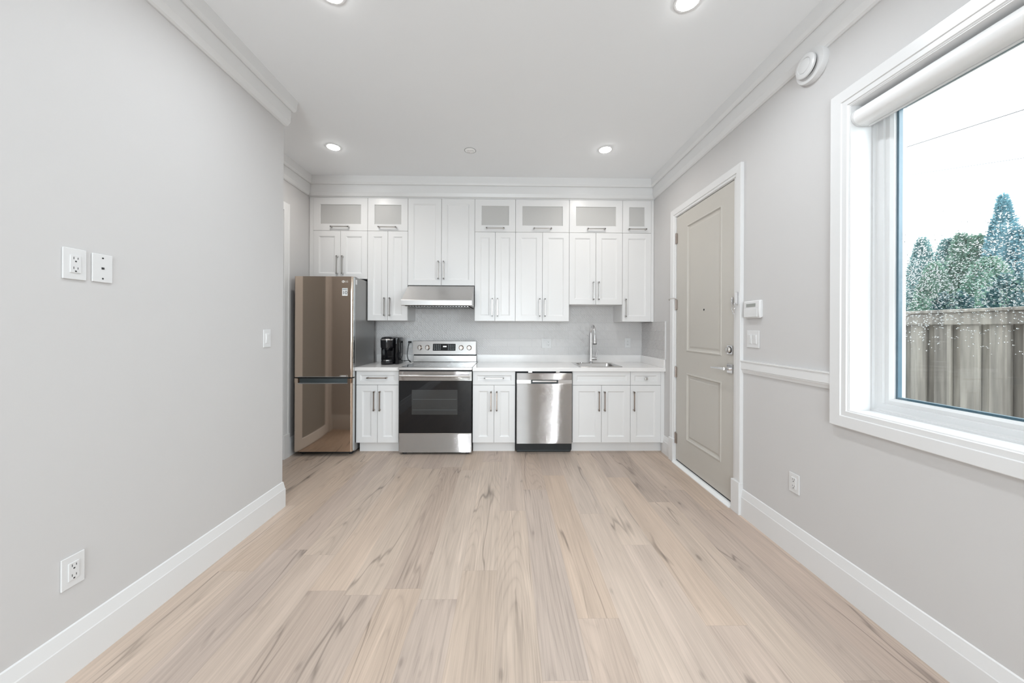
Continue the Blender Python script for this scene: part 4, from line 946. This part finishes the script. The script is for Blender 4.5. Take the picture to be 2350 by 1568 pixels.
plate('rocker+rocker', RWm, 2.306, 1.246, 'white double rocker switch below the alarm keypad', 'light_switch', 'switch', 0.117, 0.117)
plate('rocker+outlet', BWm, 0.480, 1.133, 'white switch and outlet plate on the backsplash above the dishwasher', 'switch_outlet_plate', 'outlet', 0.118, 0.117)
plate('outlet', BWm, 1.480, 1.142, 'white outlet on the backsplash in the corner past the faucet', 'wall_outlet', 'outlet', 0.071, 0.117)
plate('outlet', BWm, -1.195, 1.130, 'white outlet on the backsplash behind the coffee maker plug', 'wall_outlet', 'outlet', 0.071, 0.117)

# ---- alarm keypad
t = thing('alarm_keypad', (XR, 2.30, 1.447), 'white alarm keypad with a small grey screen beside the entry door', 'keypad')
ky0, ky1, kz0, kz1 = 2.222, 2.378, 1.388, 1.506
prof = [(XR, kz0 + 0.004), (XR - 0.014, kz0), (XR - 0.020, kz0 + 0.010), (XR - 0.023, 1.445), (XR - 0.020, kz1 - 0.006), (XR - 0.015, kz1), (XR, kz1)]
mb = MB()
rings_ = []
for y, s in ((ky0, 0.75), (ky0 + 0.006, 0.95), (ky0 + 0.016, 1.0), (ky1 - 0.016, 1.0), (ky1 - 0.006, 0.95), (ky1, 0.75)):
    rings_.append([(XR + (x - XR) * (s if s > 0.9 else 0.6), y, 1.447 + (zz - 1.447) * (1 if s >= 0.95 else 0.93)) for x, zz in prof])
mb.loops(rings_); mb.build('housing', 'plastic', t, True)
MB().box(XR - 0.0232, XR - 0.0195, 2.258, 2.345, 1.464, 1.486).build('screen', 'lcd', t)
MB().box(XR - 0.0248, XR - 0.0190, 2.242, 2.366, 1.396, 1.450, 0.001).build('flip_cover', 'plastic', t)
# ---- door chain
t = thing('door_chain', (1.645, 2.44, 1.53), 'chrome security chain hanging from the casing of the entry door', 'door chain')
MB().box(1.634, 1.646, 2.428, 2.448, 1.492, 1.580, 0.002).build('casing_plate', 'chrome', t)
MB().cyl((1.640, 2.438, 1.497), (1.622, 2.438, 1.497), 0.006, seg=12).build('swivel', 'chrome', t, True)
MB().box(1.659, 1.668, 2.516, 2.530, 1.500, 1.55, 0.002).build('door_track', 'chrome', t)
a, b = Vector((1.628, 2.438, 1.496)), Vector((1.655, 2.520, 1.535)); nl = 17; mb = MB()
path = [a.lerp(b, i / nl) - Vector((0, 0, 0.09 * math.sin(PI * i / nl) ** 0.8 if 0 < i < nl else 0)) for i in range(nl + 1)]
for i in range(nl):
    p, q = path[i], path[i + 1]; d = (q - p); L_ = d.length; d.normalize(); s1 = d.cross(Vector((1, 0, 0.2))).normalized(); s2 = d.cross(s1).normalized()
    sd = s1 if i % 2 else s2; c_ = (p + q) / 2
    rp = [c_ + d * math.cos(2 * PI * j / 10) * (L_ * 0.5 + 0.0025) + sd * math.sin(2 * PI * j / 10) * 0.0038 for j in range(11)]
    mb.tube(rp, 0.0012, 5)
mb.build('chain_links', 'chrome', t, True)
# ---- round air vent
t = thing('round_air_vent', (XR, 1.850, 2.748), 'round white air vent high on the wall near the crown moulding', 'vent')
vc = (XR, 1.850, 2.748)
MB().lathe([(0.088, -0.0005), (0.088, 0.020), (0.084, 0.029), (0.060, 0.032), (0, 0.032)], vc, 'x', 48, -1).build('flange', 'plastic', t, True)
MB().lathe([(0.050, 0.0322), (0.050, 0.0400), (0, 0.0400)], vc, 'x', 40, -1).build('neck', 'matte_black', t, True)
MB().lathe([(0.055, 0.0402), (0.060, 0.044), (0.060, 0.053), (0.052, 0.058), (0.040, 0.059), (0.037, 0.055), (0.034, 0.059), (0.018, 0.062), (0, 0.062)], vc, 'x', 48, -1).build('valve_disc', 'plastic', t, True)

# ---- recessed lights
def pot(x, y, label, pw=1.0, col=(0.90, 0.965, 1.02)):
    t = thing('recessed_light', (x, y, ZC), label, 'ceiling light', 'recessed ceiling lights')
    MB().loops([[(x + r * math.cos(2 * PI * i / 36), y + r * math.sin(2 * PI * i / 36), z_) for i in range(36)] for r, z_ in ((0.068, ZC - 0.0005), (0.067, ZC - 0.004), (0.055, ZC - 0.006), (0.053, ZC - 0.0005))], closed=True).build('trim_ring', 'plastic', t, True)
    MB().lathe([(0.0528, 0.001), (0.0528, 0.007), (0.045, 0.011), (0.03, 0.014), (0, 0.0155)], (x, y, ZC), 'z', 36, -1).build('lens', 'lens', t, True)
    l = bpy.data.lights.new('lamp', 'AREA'); l.shape = 'DISK'; l.size = 0.10; l.energy = POT_W * pw; l.color = col; l.spread = 2.7
    lo = bpy.data.objects.new('lamp', l); COL.objects.link(lo); lo.location = (x, y, ZC - 0.018); lo.parent = t; lo.matrix_parent_inverse = Matrix.Translation(t.location).inverted()
pot(-1.63, 3.236, 'recessed ceiling light in front of the fridge', 0.62, (1.0, 0.955, 0.90))
pot(0.912, 3.222, 'recessed ceiling light in front of the sink', 0.62, (1.0, 0.955, 0.90))
pot(-0.894, 1.745, 'recessed ceiling light on the partition side, cut by the top of the picture')
pot(0.919, 1.752, 'recessed ceiling light on the window side, cut by the top of the picture')
for x, y, lab in ((-0.9, 0.25, 'recessed ceiling light over the viewpoint on the partition side'), (0.92, 0.25, 'recessed ceiling light over the viewpoint on the window side'), (-0.9, -1.4, 'recessed ceiling light by the rear wall on the partition side'), (0.92, -1.4, 'recessed ceiling light by the rear wall on the window side')):
    pot(x, y, lab, 0.75)
# ---- sprinkler cover
t = thing('sprinkler_cover', (-0.361, 3.272, ZC), 'small round white sprinkler cover on the ceiling between two lights', 'sprinkler')
MB().lathe([(0.050, 0), (0.050, 0.0025), (0.047, 0.004), (0, 0.004)], (-0.361, 3.272, ZC), 'z', 36, -1).build('cover_plate', 'white_gloss', t, True)
MB().loops([[(-0.361 + r * math.cos(2 * PI * i / 36), 3.272 + r * math.sin(2 * PI * i / 36), z_) for i in range(36)] for r, z_ in ((0.055, ZC - 0.0002), (0.055, ZC - 0.0018), (0.0505, ZC - 0.0018), (0.0505, ZC - 0.0002))], closed=True).build('painted_shadow_gap', 'lcd', t)  # flat grey ring put in as the shadow line round the cover
mb = MB()
for a, r, l_ in ((2.4, 0.034, 0.012), (2.0, 0.033, 0.014), (0.6, 0.034, 0.014)):
    c_ = Vector((-0.361 + r * math.cos(a), 3.272 + r * math.sin(a), ZC - 0.0043)); d = Vector((math.cos(a), math.sin(a), 0)) * l_ / 2; s = Vector((-d.y, d.x, 0)).normalized() * 0.002
    mb.poly([c_ - d - s, c_ + d - s, c_ + d + s, c_ - d + s])
for x in (-0.386, -0.374, -0.360, -0.348, -0.338): mb.box(x, x + 0.008, 3.262, 3.266, ZC - 0.0045, ZC - 0.0039)
mb.build('stamped_marks', 'lcd', t)
